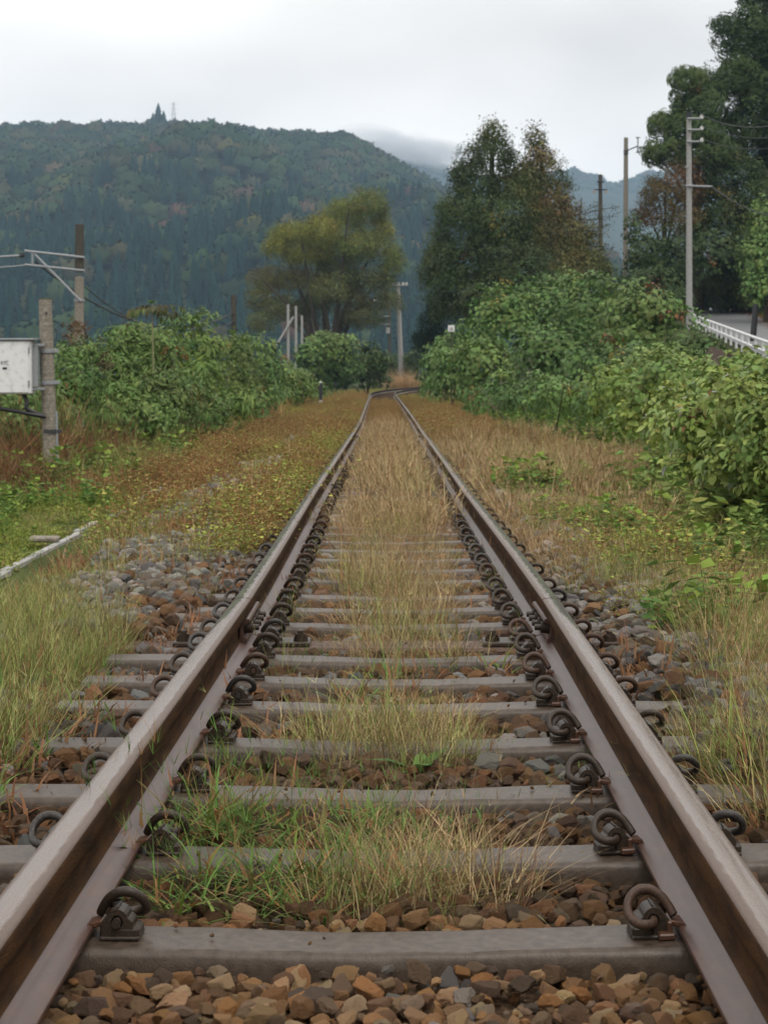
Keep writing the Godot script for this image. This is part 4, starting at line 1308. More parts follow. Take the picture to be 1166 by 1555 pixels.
func build_grass() -> void:
	var straw_a := Color(0.337, 0.241, 0.125)
	var straw_b := Color(0.613, 0.461, 0.261)
	var grass_a := Color(0.142, 0.195, 0.050)
	var grass_b := Color(0.265, 0.317, 0.095)
	var dry := [tuft_fine(60, 0.28, 0.11, 0.0029, straw_a, straw_b, 0.14), tuft_fine(56, 0.24, 0.12, 0.003, straw_a * 0.8, straw_b * 0.85, 0.18), tuft_fine(58, 0.3, 0.1, 0.0028, Color(0.184, 0.195, 0.071), straw_b, 0.14), tuft_fine(44, 0.2, 0.11, 0.003, Color(0.225, 0.133, 0.065), straw_b * 0.7, 0.1)]
	var dry_far := [tuft_fine(36, 0.3, 0.14, 0.006, straw_a, straw_b, 0.15), tuft_fine(34, 0.26, 0.16, 0.0065, straw_a * 0.8, straw_b * 0.8, 0.2), tuft_fine(30, 0.24, 0.14, 0.006, Color(0.204, 0.205, 0.075), Color(0.429, 0.380, 0.171), 0.2)]
	var mixed := [tuft_fine(54, 0.27, 0.1, 0.003, grass_a, Color(0.409, 0.349, 0.161), 0.14), tuft_fine(58, 0.25, 0.11, 0.0032, grass_a, grass_b, 0.1), tuft_fine(50, 0.3, 0.1, 0.0028, Color(0.164, 0.184, 0.055), Color(0.511, 0.400, 0.211), 0.16)]
	var green := [tuft_fine(60, 0.26, 0.11, 0.0034, grass_a * 0.9, grass_b * 0.95, 0.1), tuft_fine(54, 0.3, 0.1, 0.003, grass_a * 0.85, Color(0.369, 0.338, 0.141), 0.14)]
	var crab := [tuft_broad(26, 0.1, 0.0085, 0.07, [Color(0.12, 0.2, 0.05), Color(0.09, 0.16, 0.04), Color(0.17, 0.24, 0.06), Color(0.3, 0.22, 0.1)]), tuft_broad(22, 0.12, 0.01, 0.08, [Color(0.1, 0.18, 0.045), Color(0.15, 0.23, 0.055), Color(0.24, 0.13, 0.055)])]
	var rusty := [weed(11, 0.25, 0.1, 0.014, Color(0.2, 0.08, 0.035), [Color(0.28, 0.15, 0.065), Color(0.22, 0.11, 0.05), Color(0.36, 0.27, 0.11), Color(0.27, 0.28, 0.075), Color(0.18, 0.2, 0.06)]), weed(10, 0.22, 0.1, 0.015, Color(0.22, 0.1, 0.04), [Color(0.27, 0.16, 0.07), Color(0.38, 0.29, 0.13), Color(0.22, 0.11, 0.05), Color(0.22, 0.23, 0.07)])]
	var lime := [weed(10, 0.24, 0.1, 0.016, Color(0.22, 0.1, 0.04), [Color(0.29, 0.34, 0.07), Color(0.2, 0.25, 0.055), Color(0.34, 0.33, 0.09), Color(0.26, 0.14, 0.06), Color(0.16, 0.18, 0.05)]), weed(9, 0.19, 0.09, 0.017, Color(0.2, 0.14, 0.04), [Color(0.26, 0.32, 0.065), Color(0.18, 0.24, 0.055), Color(0.32, 0.3, 0.09), Color(0.24, 0.13, 0.055)])]
	var moss := [tuft_broad(30, 0.05, 0.008, 0.11, [Color(0.19, 0.235, 0.045), Color(0.24, 0.27, 0.055), Color(0.14, 0.18, 0.04), Color(0.22, 0.18, 0.07)]), weed(8, 0.06, 0.1, 0.02, Color(0.15, 0.18, 0.04), [Color(0.19, 0.23, 0.045), Color(0.25, 0.27, 0.06)])]
	var herb := [weed(6, 0.17, 0.09, 0.04, Color(0.1, 0.14, 0.03), [Color(0.11, 0.2, 0.045), Color(0.08, 0.15, 0.035), Color(0.16, 0.25, 0.05)])]
	var litter := [tuft_dead(40, 0.14, 0.13, [Color(0.2, 0.1, 0.05), Color(0.28, 0.16, 0.08), Color(0.15, 0.085, 0.045)])]
	var dead := [tuft_dead(60, 0.6, 0.3, [Color(0.165, 0.083, 0.041), Color(0.225, 0.135, 0.068), Color(0.120, 0.064, 0.034)]), tuft_dead(50, 0.42, 0.3, [Color(0.188, 0.098, 0.045), Color(0.255, 0.165, 0.090)])]

	# between the rails
	var clumps := func(t: float, d: float, shift: float) -> float: return smoothstep(-0.1, 0.14, nz2.get_noise_2d((t + shift) * 7.0, d * 3.2) + 0.06)
	sow("dry_grass", dry, 110, -0.46, 0.46, 6.3, 14.0, 0.5, 0.9, func(t, d): return clumps.call(t, d, 0.0) * bump(absf(t - 0.01), -1.0, 0.19 + 0.02 * clampf(d - 6.5, 0.0, 7.0), 0.08) * smoothstep(6.4, 7.1, d))
	sow("mixed_grass", mixed, 70, -0.46, 0.46, 6.3, 16.0, 0.45, 0.85, func(t, d): return clumps.call(t, d, 3.0) * bump(absf(t - 0.01), -1.0, 0.19 + 0.02 * clampf(d - 6.5, 0.0, 7.0), 0.08) * smoothstep(6.4, 7.1, d))
	sow("dry_grass", dry, 60, -0.46, 0.46, 8.8, 15.0, 0.55, 0.95, func(t, d): return bump(absf(t - 0.02), -1.0, 0.27, 0.07) * smoothstep(8.4, 10.0, d) * 0.9)
	sow("mixed_grass", mixed, 22, -0.52, 0.52, 6.5, 20.0, 0.4, 0.75, func(t, d): return bump(absf(t), 0.36, 0.55, 0.05) * clampf(0.3 + blot(t + 40.0, d, 2.0) * 1.5, 0.0, 1.0))
	sow("dry_grass", dry_far, 85, -0.5, 0.5, 13.0, 52.0, 0.75, 1.15, func(t, d): return bump(absf(t), -1.0, 0.36, 0.12) * clampf(0.8 + blot(t, d) * 1.4, 0.0, 1.0) * (1.0 - smoothstep(36.0, 50.0, d)))
	sow("mixed_grass", mixed, 70, -0.5, 0.5, 14.0, 34.0, 0.6, 1.05, func(t, d): return 0.6 * bump(absf(t), -1.0, 0.3, 0.1) * clampf(0.25 + blot(t + 4.0, d) * 1.8, 0.0, 1.0))
	sow("mixed_grass", mixed, 230, -0.28, 0.3, 5.0, 5.6, 0.65, 1.0, func(t, d): return bump(t / 0.22, -1.0, 1.0, 0.25) * 0.7)
	sow("dry_grass", dry, 180, -0.26, 0.28, 5.05, 5.7, 0.65, 1.0, func(t, d): return bump((t - 0.01) / 0.2, -1.0, 1.0, 0.3) * 0.7)
	sow("dry_grass", dry, 190, -0.16, 0.3, 3.64, 4.15, 0.55, 0.9, func(t, d): return bump((t - 0.07) / 0.17, -1.0, 1.0, 0.3) * 0.85)
	sow("mixed_grass", mixed, 190, -0.22, 0.3, 3.62, 4.0, 0.45, 0.75, func(t, d): return bump((t - 0.03) / 0.2, -1.0, 1.0, 0.3) * 0.8)
	sow("low_grass", crab, 260, -0.5, 0.2, 3.6, 4.4, 0.5, 0.9, func(t, d): return clampf(0.6 + blot(t, d, 3.0), 0.0, 1.0) * (1.0 - 0.6 * smoothstep(-0.15, 0.15, t)))
	sow("low_grass", crab, 40, -0.5, 0.5, 4.2, 7.0, 0.5, 0.9, func(t, d): return clampf(0.1 + blot(t, d, 2.0), 0.0, 1.0))
	sow("weeds", rusty, 40, -0.5, 0.5, 32.0, 78.0, 0.7, 1.1, func(t, d): return smoothstep(36.0, 48.0, d) * 0.6)
	sow("weeds", lime, 26, -0.5, 0.5, 8.0, 80.0, 0.5, 0.9, func(t, d): return clampf(0.1 + blot(t, d), 0.0, 1.0) * 0.9)
	sow("litter", litter, 30, -0.95, 0.95, 4.4, 14.0, 0.5, 1.0, func(t, d): return clampf(0.4 + blot(t, d, 2.0), 0.0, 1.0))

	# left of the rails
	sow("green_grass", green, 105, -2.4, -0.8, 5.0, 11.5, 0.75, 1.2, func(t, d): return (0.0 if d > 9.3 and t < -1.5 else 1.0) * bump(t, -9.0, -0.98 - 0.23 * maxf(0.0, d - 7.2), 0.1) * clampf(0.8 + blot(t, d) * 1.4, 0.0, 1.0))
	sow("mixed_grass", mixed, 85, -2.4, -0.75, 4.9, 12.0, 0.7, 1.2, func(t, d): return (0.0 if d > 9.3 and t < -1.5 else 1.0) * bump(t, -9.0, -0.94 - 0.23 * maxf(0.0, d - 7.2), 0.1) * clampf(0.5 + blot(t + 7.0, d) * 1.7, 0.0, 1.0))
	sow("litter", litter, 60, -1.9, -0.8, 4.2, 8.0, 0.6, 1.1, func(t, d): return clampf(0.6 + blot(t, d, 2.0), 0.0, 1.0))
	sow("low_grass", crab, 30, -1.6, -0.8, 4.2, 6.5, 0.6, 1.0, func(t, d): return clampf(0.3 + blot(t, d, 2.0), 0.0, 1.0))
	sow("mixed_grass", mixed, 30, -1.8, -0.8, 7.5, 30.0, 0.5, 0.95, func(t, d): return clampf(0.3 + blot(t, d), 0.0, 1.0))
	var open := func(t: float, d: float) -> float:   # bare gravel shows in patches along the shoulder
		var g := bump(t, -1.75, -1.05, 0.12) * (1.0 if d < 12.5 else 0.0)
		g = maxf(g, bump(t, -1.8, -1.15, 0.1) * smoothstep(0.02, 0.1, blot(t * 0.4 + 50.0, d, 0.42)))
		return 1.0 - g
	sow("weeds", lime, 75, -1.25, -0.72, 10.5, 32.0, 0.9, 1.7, func(t, d): return open.call(t, d) * smoothstep(-0.08, 0.08, blot(t, d, 1.3) + 0.18 * bump(d, 11.0, 17.5, 1.2)))
	sow("weeds", rusty, 90, -1.3, -0.72, 11.0, 34.0, 0.9, 1.6, func(t, d): return open.call(t, d) * smoothstep(-0.08, 0.1, 0.05 - blot(t, d, 1.3) - 0.1 * bump(d, 11.0, 17.5, 1.2)))
	sow("weeds", lime, 45, -2.0, -1.3, 12.0, 34.0, 0.9, 1.7, func(t, d): return open.call(t, d) * smoothstep(-0.04, 0.14, blot(t + 3.0, d, 1.2)))
	sow("weeds", rusty, 90, -2.05, -1.3, 14.5, 34.0, 0.9, 1.7, func(t, d): return open.call(t, d) * smoothstep(-0.12, 0.1, 0.06 - blot(t + 3.0, d, 1.2)))
	sow("weeds", rusty, 60, -3.2, -2.1, 18.5, 34.0, 0.9, 1.6, func(t, d): return smoothstep(-0.1, 0.15, blot(t + 5.0, d, 0.8) + 0.05))
	sow("dry_grass", dry_far, 22, -2.1, -0.8, 11.0, 40.0, 0.6, 1.2, func(t, d): return open.call(t, d) * smoothstep(-0.1, 0.2, blot(t + 31.0, d, 1.0)))
	sow("mixed_grass", mixed, 40, -1.8, -0.85, 8.5, 24.0, 0.5, 1.1, func(t, d): return smoothstep(0.02, 0.2, blot(t + 17.0, d, 1.4)))
	sow("low_grass", crab, 26, -2.15, -1.4, 9.5, 17.0, 0.5, 0.9, func(t, d): return clampf(0.5 + blot(t, d), 0.0, 1.0))
	sow("litter", litter, 60, -2.0, -0.75, 8.0, 24.0, 0.7, 1.3, func(t, d): return smoothstep(-0.1, 0.2, blot(t + 21.0, d, 1.2)))
	sow("weeds", rusty, 36, -4.2, -0.72, 32.0, 86.0, 0.9, 1.7, func(t, d): return open.call(t, d) * smoothstep(-0.15, 0.15, 0.1 - blot(t, d, 0.35)) * (1.0 - 0.85 * bump(t, -1.75, -1.0, 0.15) * bump(d, 44.0, 56.0, 3.0)))
	sow("weeds", lime, 40, -4.2, -0.72, 26.0, 88.0, 0.9, 1.5, func(t, d): return open.call(t, d) * smoothstep(-0.15, 0.2, blot(t, d, 0.35)) * (1.0 - 0.85 * bump(t, -1.75, -1.0, 0.15) * bump(d, 44.0, 56.0, 3.0)))
	sow("ground_cover", moss, 120, -5.0, -2.36, 11.0, 22.0, 0.8, 1.5, func(t, d): return clampf(0.9 + blot(t, d), 0.0, 1.0) * (1.0 - smoothstep(-2.4, -1.9, t) * 0.85) * (1.0 - smoothstep(17.0, 21.0, d)))
	sow("herbs", herb, 30, -4.8, -2.6, 13.0, 28.0, 0.7, 1.6, func(t, d): return clampf(0.15 + blot(t, d) * 1.6, 0.0, 1.0))
	sow("dry_grass", dry_far, 22, -4.9, -2.6, 14.0, 27.0, 0.6, 1.3, func(t, d): return clampf(0.15 + blot(t + 3.0, d) * 1.5, 0.0, 1.0))
	sow("dead_stalks", dead, 34, -6.8, -2.7, 19.0, 31.0, 0.7, 1.3, func(t, d): return smoothstep(-0.2, 0.1, blot(t, d, 0.5)) * bump(t + (d - 20.0) * 0.03, -6.5, -3.1, 0.25))
	sow("green_grass", green, 30, -6.5, -2.7, 19.0, 32.0, 1.0, 2.2, func(t, d): return smoothstep(-0.1, 0.3, -blot(t, d, 0.5)))
	sow("herbs", herb, 30, -6.0, -2.9, 20.0, 34.0, 1.2, 2.6, func(t, d): return clampf(0.3 + blot(t + 11.0, d), 0.0, 1.0))

	# right of the rails
	sow("mixed_grass", mixed, 110, 0.72, 2.5, 4.3, 9.5, 0.6, 1.05, func(t, d): return clampf(0.85 + blot(t, d) * 1.5, 0.0, 1.0) * smoothstep(0.0, 0.14, t - 0.76 - 0.2 * bump(d, 5.9, 9.0, 0.5)))
	sow("dry_grass", dry, 110, 0.66, 3.4, 4.8, 14.5, 0.55, 1.0, func(t, d): return clampf(0.6 + blot(t, d) * 1.8, 0.0, 1.0) * smoothstep(0.0, 0.16, t - 0.7 - 0.3 * bump(d, 5.8, 9.0, 0.6)) * (0.3 if t < 1.7 and t > 1.1 and d > 9.5 and d < 12.0 and blot(t, d) > 0.0 else 1.0))
	var broad := [weed(5, 0.26, 0.1, 0.075, Color(0.12, 0.16, 0.04), [Color(0.2, 0.28, 0.07), Color(0.15, 0.22, 0.055), Color(0.25, 0.31, 0.08)]), weed(4, 0.34, 0.12, 0.06, Color(0.14, 0.17, 0.05), [Color(0.17, 0.25, 0.06), Color(0.24, 0.28, 0.08), Color(0.13, 0.2, 0.05)])]
	sow("herbs", broad, 26, 1.5, 3.4, 11.5, 20.0, 0.8, 1.9, func(t, d): return smoothstep(0.0, 0.7, t - 1.7 - 0.06 * absf(d - 14.5)) * clampf(0.55 + blot(t, d), 0.0, 1.0))
	sow("green_grass", green, 34, 1.3, 3.6, 9.0, 22.0, 0.8, 1.4, func(t, d): return smoothstep(-0.05, 0.2, blot(t + 13.0, d)))
	sow("litter", litter, 50, 0.9, 2.6, 4.4, 12.0, 0.6, 1.1, func(t, d): return clampf(0.5 + blot(t, d, 2.0), 0.0, 1.0))
	sow("low_grass", crab, 34, 0.85, 2.0, 4.0, 7.0, 0.6, 1.0, func(t, d): return clampf(0.3 + blot(t, d, 2.0), 0.0, 1.0))
	sow("dry_grass", dry, 80, 0.7, 1.7, 9.6, 16.0, 0.6, 1.0, func(t, d): return clampf(0.75 + blot(t + 8.0, d) * 1.5, 0.0, 1.0) * smoothstep(9.6, 10.6, d))
	sow("weeds", lime, 40, 0.9, 3.5, 7.5, 18.0, 0.8, 1.5, func(t, d): return smoothstep(-0.03, 0.2, blot(t, d)))
	sow("herbs", herb, 26, 1.0, 3.4, 7.0, 22.0, 0.8, 1.7, func(t, d): return smoothstep(-0.05, 0.2, blot(t + 9.0, d)))
	sow("dry_grass", dry_far, 70, 0.72, 3.6, 13.5, 34.0, 0.85, 1.4, func(t, d): return clampf(0.85 + blot(t, d) * 1.2, 0.0, 1.0))
	sow("mixed_grass", mixed, 40, 0.8, 3.6, 8.0, 34.0, 0.7, 1.2, func(t, d): return clampf(0.3 + blot(t + 5.0, d) * 1.4, 0.0, 1.0))
	sow("dry_grass", dry_far, 30, 0.9, 3.8, 32.0, 48.0, 0.9, 1.4, func(t, d): return clampf(0.5 + blot(t, d), 0.0, 1.0) * (1.0 - smoothstep(40.0, 48.0, d)))
	sow("weeds", rusty, 56, 0.7, 2.6, 24.0, 60.0, 0.9, 1.6, func(t, d): return smoothstep(-0.15, 0.15, blot(t, d, 0.4) + 0.08) * smoothstep(24.0, 32.0, d))
	sow("weeds", lime, 30, 0.7, 3.2, 22.0, 88.0, 0.9, 1.4, func(t, d): return smoothstep(-0.05, 0.25, blot(t + 6.0, d, 0.4)))
	sow("weeds", rusty, 20, 0.72, 2.4, 60.0, 86.0, 0.8, 1.3, func(_t, _d): return 0.6)
	sow("weeds", rusty, 12, -5.0, 5.0, 86.0, 118.0, 0.8, 1.3, func(t, _d): return 0.6 if absf(t) > 1.7 else 0.0)
	sow("weeds", lime, 14, -5.0, 5.0, 86.0, 140.0, 0.8, 1.4, func(t, _d): return 0.6 if absf(t) > 1.7 else 0.0)
	sow("ground_cover", herb, 10, 3.0, 9.0, 10.0, 60.0, 1.0, 2.2, func(_t, _d): return 0.7)
	# tall grass of the verge behind the road
	var verge := [tuft_fine(50, 0.6, 0.35, 0.012, Color(0.07, 0.12, 0.035), Color(0.13, 0.2, 0.055), 0.0)]
	var xf := []
	var cs := []
	for i in 2600:
		var d := rf(62, 125)
		var x := road_x(d) + 3.5 + rf(0.0, 6.0)
		xf.append(Transform3D(Basis(Vector3.UP, rf(0, TAU)).scaled(Vector3.ONE * rf(0.7, 1.3)), Vector3(x, ground(x, d), -d)))
		cs.append(vary(Color.WHITE, 0.2))
	var vg := scatter("verge_grass", verge[0], xf, cs, self)
	tag(vg, "green grass on the bank along the far edge of the road", "grass", "", "stuff")
	# a rosette of broad leaves at the edge of the middle tuft
	var ro := thing("broad_leaf_weed", "low weed with broad toothed green leaves before the middle grass tuft", "weed", Vector3(cx(5.0) + 0.07, -0.05, -5.02))
	for k in 9:
		var a := TAU * k / 9.0 + rf(-0.2, 0.2)
		var mb := MB.new()
		mb.leaf(Vector3.ZERO, Vector3(cos(a), rf(0.5, 1.4), sin(a)), Vector3.UP, rf(0.09, 0.15), rf(0.035, 0.055), 0.7, vary(Color(0.1, 0.19, 0.05), 0.25), 0.2)
		part("leaf", mb.mesh(M.leaf), ro)

# ---------------------------------------------------------------- ground and hills
func build_ground() -> void:
	var xs := []
	var x := -420.0
	while x < 420.0:
		xs.append(x)
		var a := absf(x)
		x += 0.22 if a < 3.6 else (0.5 if a < 9.0 else (1.6 if a < 30.0 else (8.0 if a < 100.0 else 40.0)))
	var ds := [-30.0, -10.0, -3.0]
	while ds[-1] < 620.0:
		var d: float = ds[-1]
		ds.append(d + (0.5 if d < 16.0 else (1.0 if d < 40.0 else (2.5 if d < 140.0 else 20.0))))
	var pos := []
	var col := []
	for j in ds.size():
		for i in xs.size():
			var xx: float = xs[i] + (cx(ds[j]) if absf(xs[i]) < 30.0 else 0.0)
			pos.append(Vector3(xx, ground(xx, ds[j]), -ds[j]))
			var t: float = xs[i]
			var d: float = ds[j]
			var soil := Color(0.075, 0.047, 0.029)
			soil = soil.lerp(Color(0.11, 0.075, 0.043), smoothstep(1.4, 2.4, t))
			soil = soil.lerp(Color(0.075, 0.06, 0.036), smoothstep(1.4, 2.0, -t))
			if t < -1.9 and d > 9.0 and d < 24.0: soil = soil.lerp(Color(0.12, 0.16, 0.045), 0.7)
			if t < -6.0 or t > 5.0 or d > 92.0: soil = soil.lerp(Color(0.075, 0.1, 0.04), 0.8)
			soil = soil * (1.0 + nz2.get_noise_2d(xx * 3.0, d * 3.0) * 0.35)
			col.append(soil)
	var st := SurfaceTool.new()
	st.begin(Mesh.PRIMITIVE_TRIANGLES)
	var w := xs.size()
	for k in pos.size():
		st.set_color(col[k])
		st.add_vertex(pos[k])
	for j in ds.size() - 1:
		for i in w - 1:
			var a := j * w + i
			for q in [a, a + w, a + 1, a + 1, a + w, a + w + 1]: st.add_index(q)
	st.generate_normals()
	st.set_material(M.ground)
	tag(structure("ground", st.commit()), "brown soil and grassy ground round the track, rising to the road at the right", "ground")

const RIDGE := [[-900.0, 330.0], [-500.0, 260.0], [-200.0, 205.0], [0.0, 187.0], [60.0, 184.0], [120.0, 187.0], [180.0, 182.0], [205.0, 189.0], [240.0, 178.0], [300.0, 183.0], [360.0, 186.0], [400.0, 193.0], [430.0, 198.0], [480.0, 196.0], [540.0, 210.0], [600.0, 240.0], [640.0, 262.0], [690.0, 292.0], [760.0, 335.0], [850.0, 400.0], [950.0, 460.0], [1150.0, 530.0]]
const RIDGE_FAR := [[300.0, 330.0], [480.0, 260.0], [560.0, 214.0], [620.0, 222.0], [690.0, 262.0], [760.0, 270.0], [830.0, 262.0], [870.0, 255.0], [905.0, 264.0], [935.0, 276.0], [960.0, 266.0], [1000.0, 258.0], [1100.0, 235.0], [1300.0, 200.0], [1700.0, 230.0]]

func hill_y(x: float, d: float, ridge: Array, foot: float, crest: float, trees: float) -> float:
	var px := HX + x / crest * F
	var top: float = EYE + (HY - table(ridge, px)) / F * crest - trees
	var t := clampf((d - foot) / (crest - foot), 0.0, 1.35)
	var y := top * (pow(t, 0.9) if t <= 1.0 else 1.0 - pow((t - 1.0) * 1.3, 1.3))
	var folds := nz2.get_noise_2d(x * 0.035 + 40.0, d * 0.012) * 26.0 + nz2.get_noise_2d(x * 0.1, d * 0.05) * 7.0
	return y + folds * sin(clampf(t, 0.0, 1.0) * PI) - 1.0

func build_hill(called: String, ridge: Array, foot: float, crest: float, x0: float, x1: float, step: float, trees: float) -> MeshInstance3D:
	var st := SurfaceTool.new()
	st.begin(Mesh.PRIMITIVE_TRIANGLES)
	var nx := int((x1 - x0) / step) + 1
	var nd := int((crest * 1.2 - foot) / step) + 1
	for j in nd:
		for i in nx:
			var x := x0 + i * step
			var d := foot + j * step
			st.add_vertex(Vector3(x, hill_y(x, d, ridge, foot, crest, trees), -d))
	for j in nd - 1:
		for i in nx - 1:
			var a := j * nx + i
			for q in [a, a + nx, a + 1, a + 1, a + nx, a + nx + 1]: st.add_index(q)
	st.generate_normals()
	st.set_material(mat(Color(0.03, 0.04, 0.022), 0.95, 0.1))
	var h := structure(called, st.commit())
	tag(h, "long wooded hill across the upper left" if crest < 2000.0 else "far blue hill with cloud on its top, behind the tall trees", "hill")
	return h

# far crowns: ragged heaps of leaf tufts, and layered cones; unit height
func far_crown(sd: int) -> ArrayMesh:
	# lumpy dome with a ragged skin of leaf tufts
	var f := FastNoiseLite.new()
	f.seed = sd
	f.frequency = 1.1
	var mb := MB.new()
	var rings := 7
	var sides := 12
	var at := func(i: int, k: int) -> Vector3:
		var a := PI * 0.62 * i / rings
		var b := TAU * (k % sides) / sides
		var u := Vector3(sin(a) * cos(b), cos(a), sin(a) * sin(b))
		var r := 1.0 + f.get_noise_3dv(u * 1.7) * 0.55 + f.get_noise_3dv(u * 4.0) * 0.3
		return Vector3(u.x * 0.5 * r, 0.42 + u.y * 0.5 * r, u.z * 0.5 * r)
	var up := func(i: int, k: int) -> Vector3: return (at.call(i, k) - Vector3(0, 0.3, 0)).normalized()
	for i in rings:
		for k in sides:
			var t := 1.0 + f.get_noise_2d(i * 9.0, k * 9.0) * 0.3
			var c := Color(t, t, t)
			mb.tri(at.call(i, k), at.call(i + 1, k), at.call(i + 1, k + 1), up.call(i, k), up.call(i + 1, k), up.call(i + 1, k + 1), c, c, c)
			mb.tri(at.call(i, k), at.call(i + 1, k + 1), at.call(i, k + 1), up.call(i, k), up.call(i + 1, k + 1), up.call(i, k + 1), c, c, c)
	for i in 90:
		var p: Vector3 = at.call(rng.randi() % rings, rng.randi() % sides)
		var o := (p - Vector3(0, 0.35, 0)).normalized()
		var a := o.cross(Vector3(rf(-1, 1), rf(-1, 1), rf(-1, 1))).normalized() * rf(0.05, 0.1)
		var t := rf(0.7, 1.35)
		var c := Color(t, t, t)
		mb.tri(p - a, p + a, p + o * rf(0.06, 0.13) + a.cross(o) * rf(-0.8, 0.8), o, o, o, c, c, c)
	return mb.mesh(M.forest)

func far_cone() -> ArrayMesh:
	var mb := MB.new()
	var tiers := 7
	for i in tiers:
		var y0 := 0.06 + 0.86 * i / tiers
		var y1 := y0 + 0.86 / tiers * 1.9
		var r := (1.0 - y0) * 0.22 + 0.015
		var turn := rf(0, TAU)
		for k in 9:
			var a := turn + TAU * k / 9.0
			var b := a + TAU / 9.0 * 1.15
			var p := Vector3(cos(a) * r, y0 + rf(-0.03, 0.02), sin(a) * r) * Vector3(rf(0.75, 1.15), 1, rf(0.75, 1.15))
			var q := Vector3(cos(b) * r, y0 + rf(-0.03, 0.02), sin(b) * r)
			var n := Vector3(cos((a + b) / 2.0), 0.55, sin((a + b) / 2.0)).normalized()
			var t := rf(0.75, 1.25)
			var c := Color(t, t, t)
			mb.tri(p, q, Vector3(0, minf(y1, 1.0), 0), n, n, n, c, c, c)
	return mb.mesh(M.forest)

func plant_hill(ridge: Array, foot: float, crest: float, x0: float, x1: float, spacing: float, trees: float, tall: float) -> void:
	var kinds := [far_crown(70), far_crown(64), far_crown(76), far_cone(), far_cone()]
	var xf := [[], [], [], [], []]
	var cs := [[], [], [], [], []]
	var d := foot + 6.0
	while d < crest * 1.06:
		var x := x0
		while x < x1:
			var px := x + rf(-0.5, 0.5) * spacing
			var pd := d + rf(-0.5, 0.5) * spacing
			x += spacing
			var t := (pd - foot) / (crest - foot)
			var stand := nz2.get_noise_2d(px * 0.06 + 80.0, pd * 0.05) + (0.42 - t) * 1.5
			var conifer := stand > 0.0 and rng.randf() < 0.95 or rng.randf() < 0.02
			var k := rng.randi() % 3 if not conifer else 3 + rng.randi() % 2
			var s := tall * (rf(0.6, 1.05) if not conifer else rf(0.95, 1.2))
			var wide := s * (rf(0.9, 1.35) if not conifer else rf(0.85, 1.2))
			xf[k].append(Transform3D(Basis(Vector3.UP, rf(0, TAU)).scaled(Vector3(wide, s, wide)), Vector3(px, hill_y(px, pd, ridge, foot, crest, trees) - 0.5, -pd)))
			var c: Color
			if conifer: c = vary(Color(0.016, 0.042, 0.036), 0.25)
			else:
				c = vary(pick([Color(0.034, 0.06, 0.03), Color(0.042, 0.066, 0.03), Color(0.027, 0.05, 0.027), Color(0.06, 0.066, 0.036)]), 0.25)
				if nz2.get_noise_2d(px * 0.16 + 7.0, pd * 0.12) > 0.3 and rng.randf() < 0.45: c = vary(pick([Color(0.085, 0.056, 0.04), Color(0.085, 0.07, 0.042), Color(0.08, 0.085, 0.034)]), 0.25)
			cs[k].append(c)
		d += spacing
	var woods := Node3D.new()
	woods.name = numbered("forest")
	add_child(woods)
	tag(woods, "mixed forest of dark conifers and autumn broadleaf trees covering the long hill" if crest < 2000.0 else "blue hazy forest on the far hill behind the tall trees", "forest", "", "stuff")
	for k in 5:
		scatter("trees", kinds[k], xf[k], cs[k], woods).set_meta("kind", "stuff")

func build_hills() -> void:
	build_hill("hill", RIDGE, 480.0, 1300.0, -900.0, 330.0, 14.0, 9.0)
	plant_hill(RIDGE, 480.0, 1300.0, -420.0, 240.0, 7.0, 9.0, 10.5)
	build_hill("far_hill", RIDGE_FAR, 1500.0, 2700.0, -260.0, 1100.0, 30.0, 10.0)
	plant_hill(RIDGE_FAR, 1900.0, 2700.0, -120.0, 520.0, 13.0, 10.0, 15.0)
	# what stands out on the ridge
	var cone := far_cone()
	var base := Vector3((241.0 - HX) / F * 1296.0, 0, -1296)
	base.y = hill_y(base.x, 1296.0, RIDGE, 480.0, 1300.0, 9.0)
	var o := thing("ridge_conifer", "pointed conifer standing above the forest on the hilltop", "conifer", base)
	for k in 3:
		var c := MeshInstance3D.new()
		c.mesh = far_cone()
		c.name = "crown"
		o.add_child(c, true)
		c.position = Vector3([0.0, 3.5, -3.5][k], 0, 1.0)
		c.scale = Vector3(1.3, 1, 1.3) * [20.0, 15.0, 13.5][k]
		var cm: StandardMaterial3D = M.forest.duplicate()
		cm.albedo_color = Color(0.02, 0.042, 0.032).linear_to_srgb()
		c.material_override = cm
	var mb := MB.new()
	mb.tube([Vector3(0, -1, 0), Vector3(0, 18, 0)], [0.35, 0.06], 5)
	part("trunk", mb.mesh(M.bark), o)
	lattice_tower(W(264, 186, 1310))

